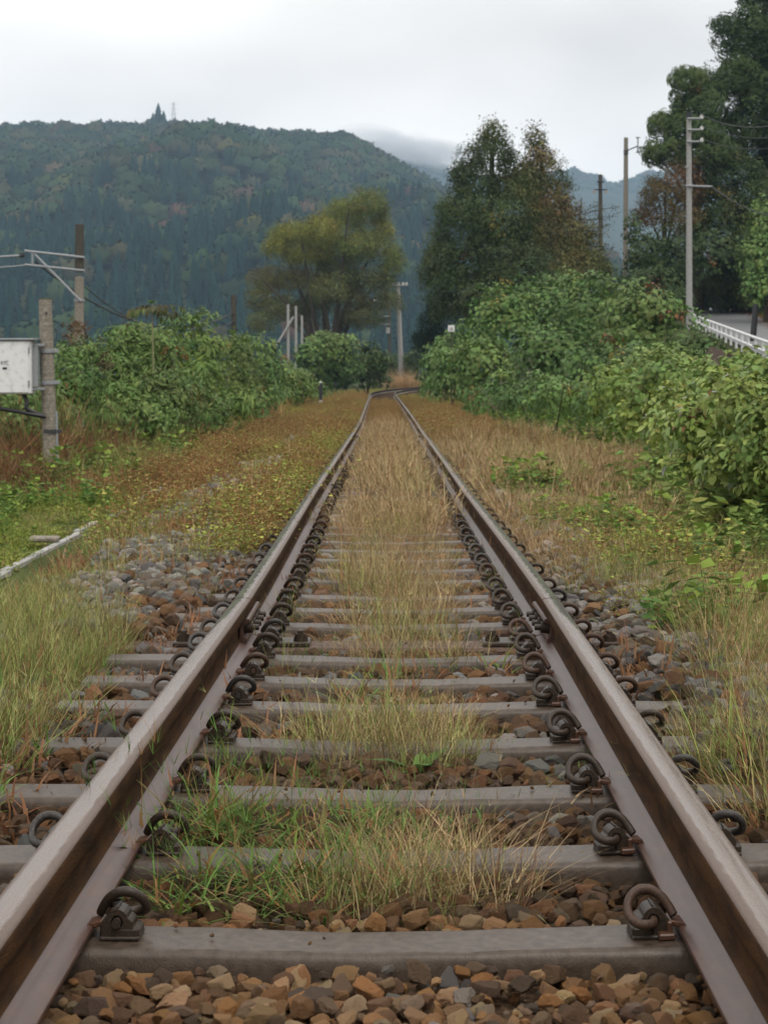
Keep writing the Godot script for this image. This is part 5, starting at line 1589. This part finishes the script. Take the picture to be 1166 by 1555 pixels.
func lattice_tower(at: Vector3) -> void:
	var g := hill_y(at.x, 1310.0, RIDGE, 480.0, 1300.0, 9.0)
	var o := thing("lattice_tower", "thin steel lattice tower standing on the hilltop beside the pointed conifer", "tower", Vector3(at.x, g, at.z))
	var h := W(264, 155, 1310).y - g
	var m := mat(Color(0.33, 0.34, 0.36), 0.6)
	for s in [[1, 1], [1, -1], [-1, -1], [-1, 1]]:
		var mb := MB.new()
		mb.tube([Vector3(s[0] * 1.7, 0, s[1] * 1.7), Vector3(s[0] * 0.35, h, s[1] * 0.35)], [0.13, 0.1], 4)
		part("leg", mb.mesh(m), o)
	var br := MB.new()
	for k in 9:
		for q in 4:
			var r0 := lerpf(1.7, 0.35, k / 9.0)
			var r1 := lerpf(1.7, 0.35, (k + 1) / 9.0)
			var c := [[1, 1], [1, -1], [-1, -1], [-1, 1]]
			var a: Array = c[q]
			var b: Array = c[(q + 1) % 4]
			br.tube([Vector3(a[0] * r0, h * k / 9.0, a[1] * r0), Vector3(b[0] * r1, h * (k + 1) / 9.0, b[1] * r1)], [0.08, 0.08], 3)
	part("bracing", br.mesh(m), o)
	for k in 3:
		var mb := MB.new()
		var y: float = h * [0.66, 0.8, 0.93][k]
		mb.tube([Vector3(-2.6, y, 0), Vector3(2.6, y, 0)], [0.12, 0.12], 4)
		part("cross_arm", mb.mesh(m), o)

# ---------------------------------------------------------------- road, fence, posts
func build_road() -> void:
	var mb := MB.new()
	var d := 8.0
	while d < 150.0:
		var q := []
		for k in [[0.0, d], [3.2, d], [3.2, d + 2.0], [0.0, d + 2.0]]:
			q.append(Vector3(road_x(k[1]) + k[0], road_y(k[1]) + 0.02 + k[0] * 0.012, -k[1]))
		mb.face(q[0], q[1], q[2], q[3], Vector3.UP)
		d += 2.0
	tag(structure("road", mb.mesh(M.asphalt)), "grey asphalt road climbing past the white fence", "road")
	var litter := MB.new()
	for i in 5:
		var a := rf(0, TAU)
		litter.leaf(Vector3(rf(-0.2, 0.2), 0.02, rf(-0.2, 0.2)), Vector3(cos(a), 0.1, sin(a)), Vector3.UP, 0.16, 0.1, 0.4, vary(Color(0.2, 0.09, 0.04), 0.3))
	var lm := litter.mesh(M.leaf)
	var xf := []
	var cs := []
	for i in 900:
		var e := rf(55, 130)
		var x := road_x(e) + 3.2 + rng.randfn() * 0.25
		xf.append(Transform3D(Basis(Vector3.UP, rf(0, TAU)), Vector3(x, maxf(ground(x, e), road_y(e) + 0.03), -e)))
		cs.append(vary(Color.WHITE, 0.3))
	tag(scatter("fallen_leaves", lm, xf, cs, self), "brown fallen leaves strewn along the far edge of the road", "leaves", "", "stuff")
	var fe := thing("guard_fence", "low white pipe fence along the near edge of the climbing road", "fence", Vector3(road_x(50.0), road_y(50.0), -50))
	var top := []
	var mid := []
	d = 40.0
	while d < 88.0:
		var p := Vector3(road_x(d) - 0.2, road_y(d), -d) - fe.position
		var post := MB.new()
		post.tube([p + Vector3(0, -0.4, 0), p + Vector3(0, 0.5, 0)], [0.035, 0.035], 8)
		part("post", post.mesh(M.white), fe)
		top.append(p + Vector3(0, 0.48, 0.001))
		mid.append(p + Vector3(0, 0.22, 0.001))
		d += 2.4
	for k in 2:
		var rail := MB.new()
		var pts: Array = [top, mid][k]
		var r := []
		for p in pts: r.append(0.04)
		rail.tube(pts, r, 8)
		part("rail", rail.mesh(M.white), fe)
	var bp := W(1142, 521, 64.0)
	bp.y = road_y(64.0) + 0.02
	var bo := thing("delineator_post", "short black post leaning slightly at the road edge behind the white fence", "post", bp)
	mb = MB.new()
	mb.tube([Vector3(0, -0.05, 0), Vector3(0.1, 1.1, 0), Vector3(0.115, 1.2, 0)], [0.1, 0.1, 0.075], 12)
	part("post", mb.mesh(M.black), bo)
	mb = MB.new()
	mb.tube([Vector3(0, -0.04, 0), Vector3(0, 0.06, 0)], [0.17, 0.14], 12)
	part("base", mb.mesh(M.black), bo)
	# boulder
	var rp := W(1088, 548, 41.0)
	var rock := thing("boulder", "dark brown boulder below the white fence, half hidden by leaves", "boulder", Vector3(rp.x, ground(rp.x, 41.0), -41))
	var rm := stone_mesh(77, 4)
	var b := MeshInstance3D.new()
	b.mesh = rm
	b.name = "rock"
	rock.add_child(b)
	var h := rp.y + 0.38 - rock.position.y
	b.scale = Vector3(0.34, maxf(0.5, h * 0.75), 0.4)
	b.position = Vector3(0, h * 0.45, 0)
	b.material_override = mat(Color.WHITE, 0.8, 0.3, ntex(41, 0.03, [[0.0, Color(0.03, 0.022, 0.018)], [1.0, Color(0.11, 0.08, 0.065)]]), 2.5)

func pole_between(foot: Vector3, top: Vector3, r0: float, r1: float, m: Material) -> ArrayMesh:
	var mb := MB.new()
	mb.tube([foot, foot.lerp(top, 0.5), top], [r0, (r0 + r1) / 2.0, r1], 14)
	return mb.mesh(m)

func wire(called: String, label: String, a: Vector3, b: Vector3, sag: float, r := 0.012) -> void:
	var p := []
	var rr := []
	for i in 17:
		var k := i / 16.0
		p.append(a.lerp(b, k) - Vector3(0, sag * 4.0 * k * (1.0 - k), 0))
		rr.append(r)
	var mb := MB.new()
	mb.tube(p, rr, 5, false)
	tag(part(called, mb.mesh(M.steel if "bracket arm out" in label else M.wire), self), label, "wire")

func bar(o: Node3D, called: String, a: Vector3, b: Vector3, r: float, m: Material, sides := 6) -> MeshInstance3D:
	var mb := MB.new()
	mb.tube([a, b], [r, r], sides)
	return part(called, mb.mesh(m), o)

func build_posts() -> void:
	# --- post with the white box
	var d := 22.6
	var foot := Vector3(W(80, 0, d).x, ground(W(80, 0, d).x, d), -d)
	var o := thing("concrete_post", "weathered concrete post carrying the white box, dry bracken at its foot", "post", foot)
	var top := W(69, 455, d) - foot
	part("shaft", pole_between(Vector3(0, -0.3, 0), top, 0.088, 0.076, M.post), o)
	var cap := MB.new()
	cap.tube([top, top + Vector3(0, 0.012, 0)], [0.077, 0.066], 14)
	part("mossy_top", cap.mesh(mat(Color(0.07, 0.08, 0.03), 0.95)), o)
	for y in [533.0, 581.0, 655.0]:
		var p := W(lerpf(69, 80, (y - 455.0) / 275.0), y, d) - foot
		var mb := MB.new()
		mb.tube([p - Vector3(0, 0.022, 0), p + Vector3(0, 0.022, 0)], [0.09, 0.09], 14)
		mb.box(p + Vector3(0.105, 0, 0.02), Vector3(0.06, 0.04, 0.03), 0.004)
		part("band", mb.mesh(M.steel if y < 600.0 else M.wire), o)
	bar(o, "conduit", W(86, 625, d - 0.02) - foot, W(88, 728, d - 0.02) - foot, 0.017, M.steel, 8)
	var bolt_hole := MB.new()
	var bh := W(71, 475.5, d - 0.075) - foot
	bolt_hole.tube([bh, bh + Vector3(0, 0, 0.012)], [0.013, 0.013], 8)
	part("bolt", bolt_hole.mesh(M.ink), o)
	var bd := 22.5
	var c := W(-4, 558, bd)
	var bx := thing("signal_box", "white steel equipment box on the concrete post, letters on its door", "equipment box", c + Vector3(0, -0.305, 0), -0.06)
	var bm := MB.new()
	bm.box(Vector3(0, 0.305, 0), Vector3(0.84, 0.61, 0.26), 0.012)
	part("cabinet", bm.mesh(M.white), bx)
	bm = MB.new()
	bm.box(Vector3(0, 0.305, 0.138), Vector3(0.80, 0.575, 0.014), 0.005)
	part("door", bm.mesh(M.white), bx)
	for y in [0.12, 0.5]:
		bm = MB.new()
		bm.tube([Vector3(0.405, y - 0.035, 0.146), Vector3(0.405, y + 0.035, 0.146)], [0.011, 0.011], 8)
		part("hinge", bm.mesh(M.steel), bx)
	bm = MB.new()
	bm.box(Vector3(-0.33, 0.3, 0.152), Vector3(0.03, 0.1, 0.02), 0.005)
	part("latch", bm.mesh(M.steel), bx)
	bm = MB.new()
	bm.box(Vector3(0.02, 0.625, 0.0), Vector3(0.9, 0.022, 0.33), 0.005)
	part("lid", bm.mesh(M.steel), bx)
	for e in [[0.06, 1.0], [0.56, 1.0]]:
		bm = MB.new()
		bm.box(Vector3(0.475, e[0], 0.0), Vector3(0.15, 0.03, 0.06), 0.004)
		part("bracket", bm.mesh(M.steel), bx)
	bm = MB.new()
	bm.box(Vector3(0.452, 0.31, -0.01), Vector3(0.06, 0.46, 0.1), 0.006)
	part("back_channel", bm.mesh(M.steel), bx)
	var tm := TextMesh.new()
	tm.text = "KYC"
	tm.font_size = 16
	tm.pixel_size = 0.0036
	tm.depth = 0.002
	var sf := SystemFont.new()
	sf.font_names = PackedStringArray(["Droid Sans"])
	tm.font = sf
	tm.material = M.ink
	part("lettering", tm, bx, Vector3(0.128, 0.355, 0.147))
	bm = MB.new()
	bm.box(Vector3(0.128, 0.293, 0.146), Vector3(0.05, 0.026, 0.003), 0.001)
	part("maker_plate", bm.mesh(M.ink), bx)
	for k in 2:
		var a := Vector3([-0.3, 0.3][k], 0.02, 0)
		var p := catmull([a, a + Vector3(0.06, -0.12, 0.03), Vector3(0.36, -0.17 - 0.05 * (1 - k), 0.04), Vector3(0.56, -0.26, -0.02)], 5)
		var r := []
		for q in p: r.append(0.024)
		bm = MB.new()
		bm.tube(p, r, 8)
		part("cable", bm.mesh(M.black), bx)
	# --- tall pole with a steel bracket, left
	d = 45.0
	foot = Vector3(W(120, 0, d).x, ground(W(120, 0, d).x, d), -d)
	o = thing("catenary_pole", "tall concrete pole with a grey steel bracket arm reaching out to the left", "pole", foot)
	part("shaft", pole_between(Vector3(0, -0.4, 0), W(121, 420, d) - foot, 0.125, 0.105, M.post), o)
	part("dark_top", pole_between(W(121, 408, d) - foot, W(121.5, 341, d) - foot, 0.109, 0.1, M.old_post), o)
	for e in [[38, 381, 128, 391, 0.03], [38, 402, 128, 411, 0.03], [50, 381, 50, 404, 0.028], [53, 386, 123, 457, 0.03]]:
		bar(o, "arm", W(e[0], e[1], d - 0.12) - foot, W(e[2], e[3], d - 0.12) - foot, e[4], M.steel)
	for y in [391.0, 411.0, 456.0]:
		var p := W(121, y, d) - foot
		var mb := MB.new()
		mb.tube([p - Vector3(0, 0.03, 0), p + Vector3(0, 0.03, 0)], [0.125, 0.125], 14)
		part("band", mb.mesh(M.steel), o)
	var ins := MB.new()
	var ip := W(37, 388, d - 0.12) - foot
	for k in 4: ins.tube([ip + Vector3(-0.03 * k, 0, 0), ip + Vector3(-0.03 * k - 0.015, 0, 0)], [0.05, 0.05], 10)
	part("insulator", ins.mesh(M.ink), o)
	# --- short dark pole in the hedge
	d = 62.0
	foot = Vector3(W(355, 0, d).x, ground(W(355, 0, d).x, d), -d)
	o = thing("short_pole", "short dark weathered pole rising out of the hedge, wires ending on it", "pole", foot)
	part("shaft", pole_between(Vector3(0, -0.4, 0), W(355, 448, d) - foot, 0.1, 0.082, M.old_post), o)
	for y in [476.0, 489.0]: bar(o, "hook", W(351, y, d - 0.1) - foot, W(359, y, d - 0.1) - foot, 0.018, M.wire)
	wire("wire", "slack wire falling from the bracket pole to the short pole in the hedge", W(55, 398, 45), W(353, 476, 62), 0.9, 0.024)
	wire("wire", "thin lower wire reaching the short pole in the hedge", W(123, 430, 45), W(353, 489, 62), 0.75, 0.016)
	wire("wire", "upper wire from the bracket arm out of the photo", W(36, 388, 44.9), W(-260, 392, 43), 0.05, 0.026)
	wire("wire", "lower wire from the bracket arm out of the photo", W(38, 403, 44.9), W(-260, 416, 43), 0.05, 0.016)
	# --- group of thin poles in front of the vase-shaped tree
	for e in [[438, 462, "tallest", 0.1], [450, 465, "middle", 0.095], [459, 479, "shortest", 0.09]]:
		d = 122.0 + (e[0] - 438.0) * 0.2
		foot = Vector3(W(e[0], 0, d).x, rise(d) - 0.2, -d)
		o = thing("thin_pole", "%s of three thin grey poles before the vase-shaped tree" % e[2], "pole", foot, 0.0, "three thin poles before the vase-shaped tree")
		part("shaft", pole_between(Vector3(0, -0.3, 0), W(e[0] - 0.5, e[1], d) - foot, e[3], e[3] * 0.85, M.pale_pole), o)
		if e[0] == 438:
			bar(o, "stay", W(417, 530, d - 0.2) - foot, W(446, 481, d - 0.2) - foot, 0.075, M.pale_pole, 8)
	# --- small pole in front of the tree trunk
	d = 165.0
	foot = Vector3(W(511, 0, d).x, rise(d), -d)
	o = thing("crossarm_pole", "small grey pole with two crossarms before the vase-shaped tree's trunk", "pole", foot)
	part("shaft", pole_between(Vector3.ZERO, W(511, 489, d) - foot, 0.12, 0.1, M.pale_pole), o)
	for y in [494.0, 502.0]: bar(o, "crossarm", W(502, y, d - 0.15) - foot, W(520, y, d - 0.15) - foot, 0.05, M.pale_pole)
	# --- pale utility pole
	d = 160.0
	foot = Vector3(W(610, 0, d).x, rise(d), -d)
	o = thing("utility_pole", "pale concrete utility pole with one crossarm beyond the bend", "pole", foot)
	part("shaft", pole_between(Vector3.ZERO, W(604, 429, d) - foot, 0.23, 0.16, M.pale_pole), o)
	bar(o, "crossarm", W(591, 434, d - 0.2) - foot, W(619, 433, d - 0.2) - foot, 0.06, M.pale_pole)
	for x in [593, 597, 612, 617]:
		var mb := MB.new()
		var p := W(x, 431.5, d - 0.2) - foot
		mb.tube([p - Vector3(0, 0.1, 0), p + Vector3(0, 0.06, 0), p + Vector3(0, 0.14, 0)], [0.06, 0.11, 0.06], 8)
		part("insulator", mb.mesh(M.glass_white), o)
	# --- frame pole
	d = 175.0
	foot = Vector3(W(592, 0, d).x, rise(d), -d)
	o = thing("frame_pole", "dark thin pole with a stepped side frame, left of the pale pole", "pole", foot)
	part("shaft", pole_between(Vector3.ZERO, W(591, 458, d) - foot, 0.16, 0.12, M.old_post), o)
	for e in [[567, 458.5, 592, 458.5], [576, 480.5, 592, 480.5], [577, 492.5, 592, 492.5]]: bar(o, "crossarm", W(e[0], e[1], d - 0.2) - foot, W(e[2], e[3], d - 0.2) - foot, 0.05, M.steel)
	bar(o, "upright", W(576, 459, d - 0.2) - foot, W(576, 481, d - 0.2) - foot, 0.05, M.steel)
	var can := MB.new()
	var cp := W(589, 502, d - 0.35) - foot
	can.tube([cp - Vector3(0, 0.25, 0), cp + Vector3(0, 0.25, 0)], [0.18, 0.18], 10)
	part("transformer", can.mesh(M.pale_pole), o)
	for x in [568, 572.5, 578]:
		var mb := MB.new()
		var p := W(x, 456.5, d - 0.2) - foot
		mb.tube([p - Vector3(0, 0.06, 0), p + Vector3(0, 0.1, 0)], [0.07, 0.1], 8)
		part("insulator", mb.mesh(M.glass_white), o)
	# --- tall road pole, right
	d = 82.0
	var rx := W(1046, 0, d).x
	foot = Vector3(rx, ground(rx, d), -d)
	o = thing("utility_pole", "tall grey utility pole with three short crossarms at the roadside", "pole", foot)
	part("shaft", pole_between(Vector3(0, -0.4, 0), W(1045.5, 176, d) - foot, 0.14, 0.1, M.pale_pole), o)
	part("black_cap", pole_between(W(1045.5, 180, d) - foot, W(1045.5, 170, d) - foot, 0.125, 0.12, M.ink), o)
	for e in [[1043, 180, 1067], [1043, 197, 1067], [1042, 215, 1067], [1040, 282, 1081]]:
		bar(o, "crossarm", W(e[0], e[1], d - 0.16) - foot, W(e[2], e[1] + (1.5 if e[1] > 270 else 0.0), d - 0.16) - foot, 0.045, M.steel)
		if e[1] < 270:
			var mb := MB.new()
			var p := W(1065, e[1] - 3, d - 0.16) - foot
			mb.tube([p - Vector3(0, 0.08, 0), p, p + Vector3(0, 0.07, 0)], [0.05, 0.085, 0.05], 8)
			part("insulator", mb.mesh(M.glass_white), o)
	var sleeve := MB.new()
	sleeve.tube([W(1050, 470, d - 0.1) - foot, W(1050, 488, d - 0.1) - foot], [0.06, 0.06], 8)
	part("earth_guard", sleeve.mesh(M.pale_pole), o)
	bar(o, "step_bolt", W(1039, 254, d - 0.1) - foot, W(1046, 254, d - 0.1) - foot, 0.03, M.steel)
	wire("wire", "top wire running from the tall road pole into the trees", W(1065, 175, 81.8), W(1240, 168, 70), 0.55, 0.018)
	wire("wire", "second wire running from the tall road pole into the trees", W(1065, 192, 81.8), W(1240, 196, 70), 0.4, 0.012)
	wire("wire", "third wire running from the tall road pole into the trees", W(1065, 211, 81.8), W(1240, 210, 70), 0.4, 0.012)
	wire("wire", "thick low cable sagging from the long crossarm of the road pole", W(1080, 283, 81.8), W(1260, 322, 72), 0.65, 0.026)
	# --- brown pole behind
	d = 112.0
	rx = W(949, 0, d).x
	foot = Vector3(rx, ground(rx, d), -d)
	o = thing("utility_pole", "brown grey pole with an angled bracket at its top, between the tall trees", "pole", foot)
	part("shaft", pole_between(Vector3(0, -0.4, 0), W(950, 209, d) - foot, 0.17, 0.12, M.post), o)
	for e in [[950, 229, 968, 222], [968, 209, 968, 231], [965, 209, 971, 209], [965, 231, 971, 231], [946, 229, 954, 229], [946, 233, 954, 233]]:
		bar(o, "bracket", W(e[0], e[1], d - 0.16) - foot, W(e[2], e[3], d - 0.16) - foot, 0.035, M.ink)
	# --- darkest pole
	d = 125.0
	rx = W(912, 0, d).x
	foot = Vector3(rx, ground(rx, d), -d)
	o = thing("utility_pole", "darkest pole with a pair of insulators, right of the tall dark trees", "pole", foot)
	part("shaft", pole_between(Vector3(0, -0.4, 0), W(911, 265, d) - foot, 0.16, 0.12, M.old_post), o)
	for y in [288.0, 276.0]: bar(o, "crossarm", W(901 if y > 280 else 906, y, d - 0.16) - foot, W(922 if y > 280 else 917, y, d - 0.16) - foot, 0.045, M.ink)
	for x in [902, 920]:
		var mb := MB.new()
		var p := W(x, 291, d - 0.16) - foot
		mb.tube([p - Vector3(0, 0.1, 0), p + Vector3(0, 0.1, 0)], [0.11, 0.11], 8)
		part("insulator", mb.mesh(M.pale_pole), o)
	# --- sign among the scrub
	d = 63.0
	var sp := W(685, 499, d)
	o = thing("square_sign", "small white square sign on a post in the scrub under the dark trees", "sign", Vector3(sp.x, ground(sp.x, d), -d))
	bar(o, "post", Vector3(0, -0.2, 0), Vector3(0, sp.y - o.position.y, 0), 0.02, M.old_post, 8)
	bm = MB.new()
	bm.box(Vector3(0, sp.y - o.position.y, 0.05), Vector3(0.21, 0.21, 0.02), 0.004)
	part("plate", bm.mesh(M.white), o)
	bm = MB.new()
	bm.box(Vector3(0.0, sp.y - o.position.y - 0.02, 0.062), Vector3(0.1, 0.1, 0.003), 0.001)
	part("print", bm.mesh(mat(Color(0.4, 0.4, 0.4), 0.7)), o)
	# --- marker post
	d = 71.5
	sp = W(487, 604, d)
	o = thing("marker_post", "stubby marker post, dark above and white at its foot, beside the track", "marker post", Vector3(sp.x, ground(sp.x, d), -d))
	var hh := W(487, 581, d).y - o.position.y
	bm = MB.new()
	bm.box(Vector3(0, hh * 0.62, 0), Vector3(0.13, hh * 0.76, 0.11), 0.012)
	part("upper", bm.mesh(M.ink), o)
	bm = MB.new()
	bm.box(Vector3(0, hh * 0.12, 0), Vector3(0.15, hh * 0.26 + 0.1, 0.13), 0.012)
	part("foot", bm.mesh(M.white), o)
	bm = MB.new()
	bm.box(Vector3(0, hh * 1.0, 0), Vector3(0.1, 0.05, 0.09), 0.01)
	part("head", bm.mesh(M.glass_white), o)
	# --- edging of the cable trough, left
	o = thing("concrete_edging", "pale concrete edging strip half swallowed by grass at the left", "edging", Vector3(-2.28, ground(-2.28, 14.0), -14.0))
	var e0 := 9.6
	var k := 0
	while e0 < 20.5:
		var x := -2.22 + 0.012 * sin(k * 2.1) - 0.012 * (e0 - 10.0)
		var z := e0 + 0.49
		bm = MB.new()
		bm.box(Vector3(0, 0, 0), Vector3(0.05, 0.14, 0.99), 0.005)
		if k != 6 and k != 8:
			var p := part("kerb_block", bm.mesh(M.pale_pole), o, Vector3(x + 2.28, ground(x, z) - o.position.y + -0.04 + 0.005 * sin(k * 3.3), 14.0 - z))
			p.rotation = Vector3(rf(-0.006, 0.006), rf(-0.006, 0.006), rf(-0.03, 0.03))
		e0 += 1.0
		k += 1
	bm = MB.new()
	bm.box(Vector3(0, 0, 0), Vector3(0.2, 0.04, 0.13), 0.015)
	var slab := part("flat_stone", bm.mesh(M.post), self, Vector3(W(68, 0, 13.6).x, ground(-2.4, 13.6) + 0.05, -13.6))
	tag(slab, "flat pale stone lying in the bright low grass beside the edging", "stone")

# ---------------------------------------------------------------- start
func _ready() -> void:
	rng.seed = 20240917
	nz.seed = 5
	nz.frequency = 0.1
	nz.fractal_octaves = 3
	nz2.seed = 9
	nz2.frequency = 0.3
	nz2.fractal_octaves = 3
	# camera: level, with the lens shifted down
	var cam := Camera3D.new()
	cam.name = "camera"
	add_child(cam)
	cam.position = Vector3(0, EYE, 0)
	var lens := CameraAttributesPhysical.new()
	lens.frustum_near = 0.1
	lens.frustum_far = 6000.0
	lens.frustum_focal_length = 33.0
	lens.frustum_focus_distance = 4.9
	lens.exposure_aperture = 7.1
	cam.attributes = lens
	cam.set_frustum(0.1 * 1555.0 / F, Vector2(0.0, -0.1 * (777.5 - HY) / F), 0.1, 6000.0)
	cam.current = true
	# overcast sky
	var sky_img := Image.create(1024, 512, false, Image.FORMAT_RGBF)
	var cf := FastNoiseLite.new()
	cf.seed = 14
	cf.frequency = 1.0
	cf.fractal_octaves = 5
	for j in 512:
		var up := (0.5 - (j + 0.5) / 512.0) * PI
		for i in 1024:
			var a := (i + 0.5) / 1024.0 * TAU
			var dir := Vector3(cos(a) * cos(up), sin(up), sin(a) * cos(up))
			var q := Vector3(dir.x, 0, dir.z) / (maxf(dir.y, 0.0) + 0.22)
			var c := cf.get_noise_3d(q.x * 0.8, q.z * 0.8, 3.0) * 0.6 + cf.get_noise_3d(dir.x * 3.0, dir.y * 9.0, dir.z * 3.0 + 7.0) * 0.55
			var v := 0.88 + 0.36 * smoothstep(0.0, 1.0, dir.y) + c * 0.4
			sky_img.set_pixel(i, j, Color(v * 1.035, v * 0.995, v * 0.95))
	var env := Environment.new()
	env.background_mode = Environment.BG_SKY
	var sm := PanoramaSkyMaterial.new()
	sm.panorama = ImageTexture.create_from_image(sky_img)
	env.sky = Sky.new()
	env.sky.sky_material = sm
	env.tonemap_mode = Environment.TONE_MAPPER_LINEAR
	env.tonemap_exposure = 1.3
	env.sdfgi_enabled = true
	env.ssao_enabled = true
	env.ssil_enabled = true
	env.fog_enabled = true
	env.fog_density = 0.00023
	env.fog_light_color = Color(0.75, 0.88, 1.0)
	env.volumetric_fog_enabled = true
	env.volumetric_fog_density = 0.0
	var we := WorldEnvironment.new()
	we.name = "world"
	we.environment = env
	add_child(we)
	var sun := DirectionalLight3D.new()
	sun.name = "sun"
	sun.light_energy = 0.38
	sun.light_color = Color(1.0, 0.97, 0.93)
	sun.light_angular_distance = 22.0
	sun.shadow_enabled = true
	add_child(sun)
	sun.rotation_degrees = Vector3(-62.0, 35.0, 0.0)
	make_materials()
	build_ground()
	build_hills()
	build_road()
	build_track()
	build_ballast()
	build_posts()
	build_plants()
	build_grass()
	# cloud lying on the far ridge
	for i in 16:
		var along := i / 15.0
		var e := [lerpf(552, 690, along) + rf(-8, 8), lerpf(216, 240, along) + rf(-9, 9), rf(40, 95), rf(14, 30), rf(0.0015, 0.0042)]
		var mist := FogVolume.new()
		mist.shape = RenderingServer.FOG_VOLUME_SHAPE_ELLIPSOID
		mist.size = Vector3(e[2], e[3], 240)
		mist.position = W(e[0], e[1], 2550 + rf(-60, 60))
		var fm := FogMaterial.new()
		fm.density = e[4]
		fm.albedo = Color(0.97, 0.98, 1.0)
		mist.material = fm
		tag(mist, "thin cloud lying on the ridge of the far hill", "mist", "cloud on the far ridge", "stuff")
		add_child(mist)
		mist.name = numbered("mist")
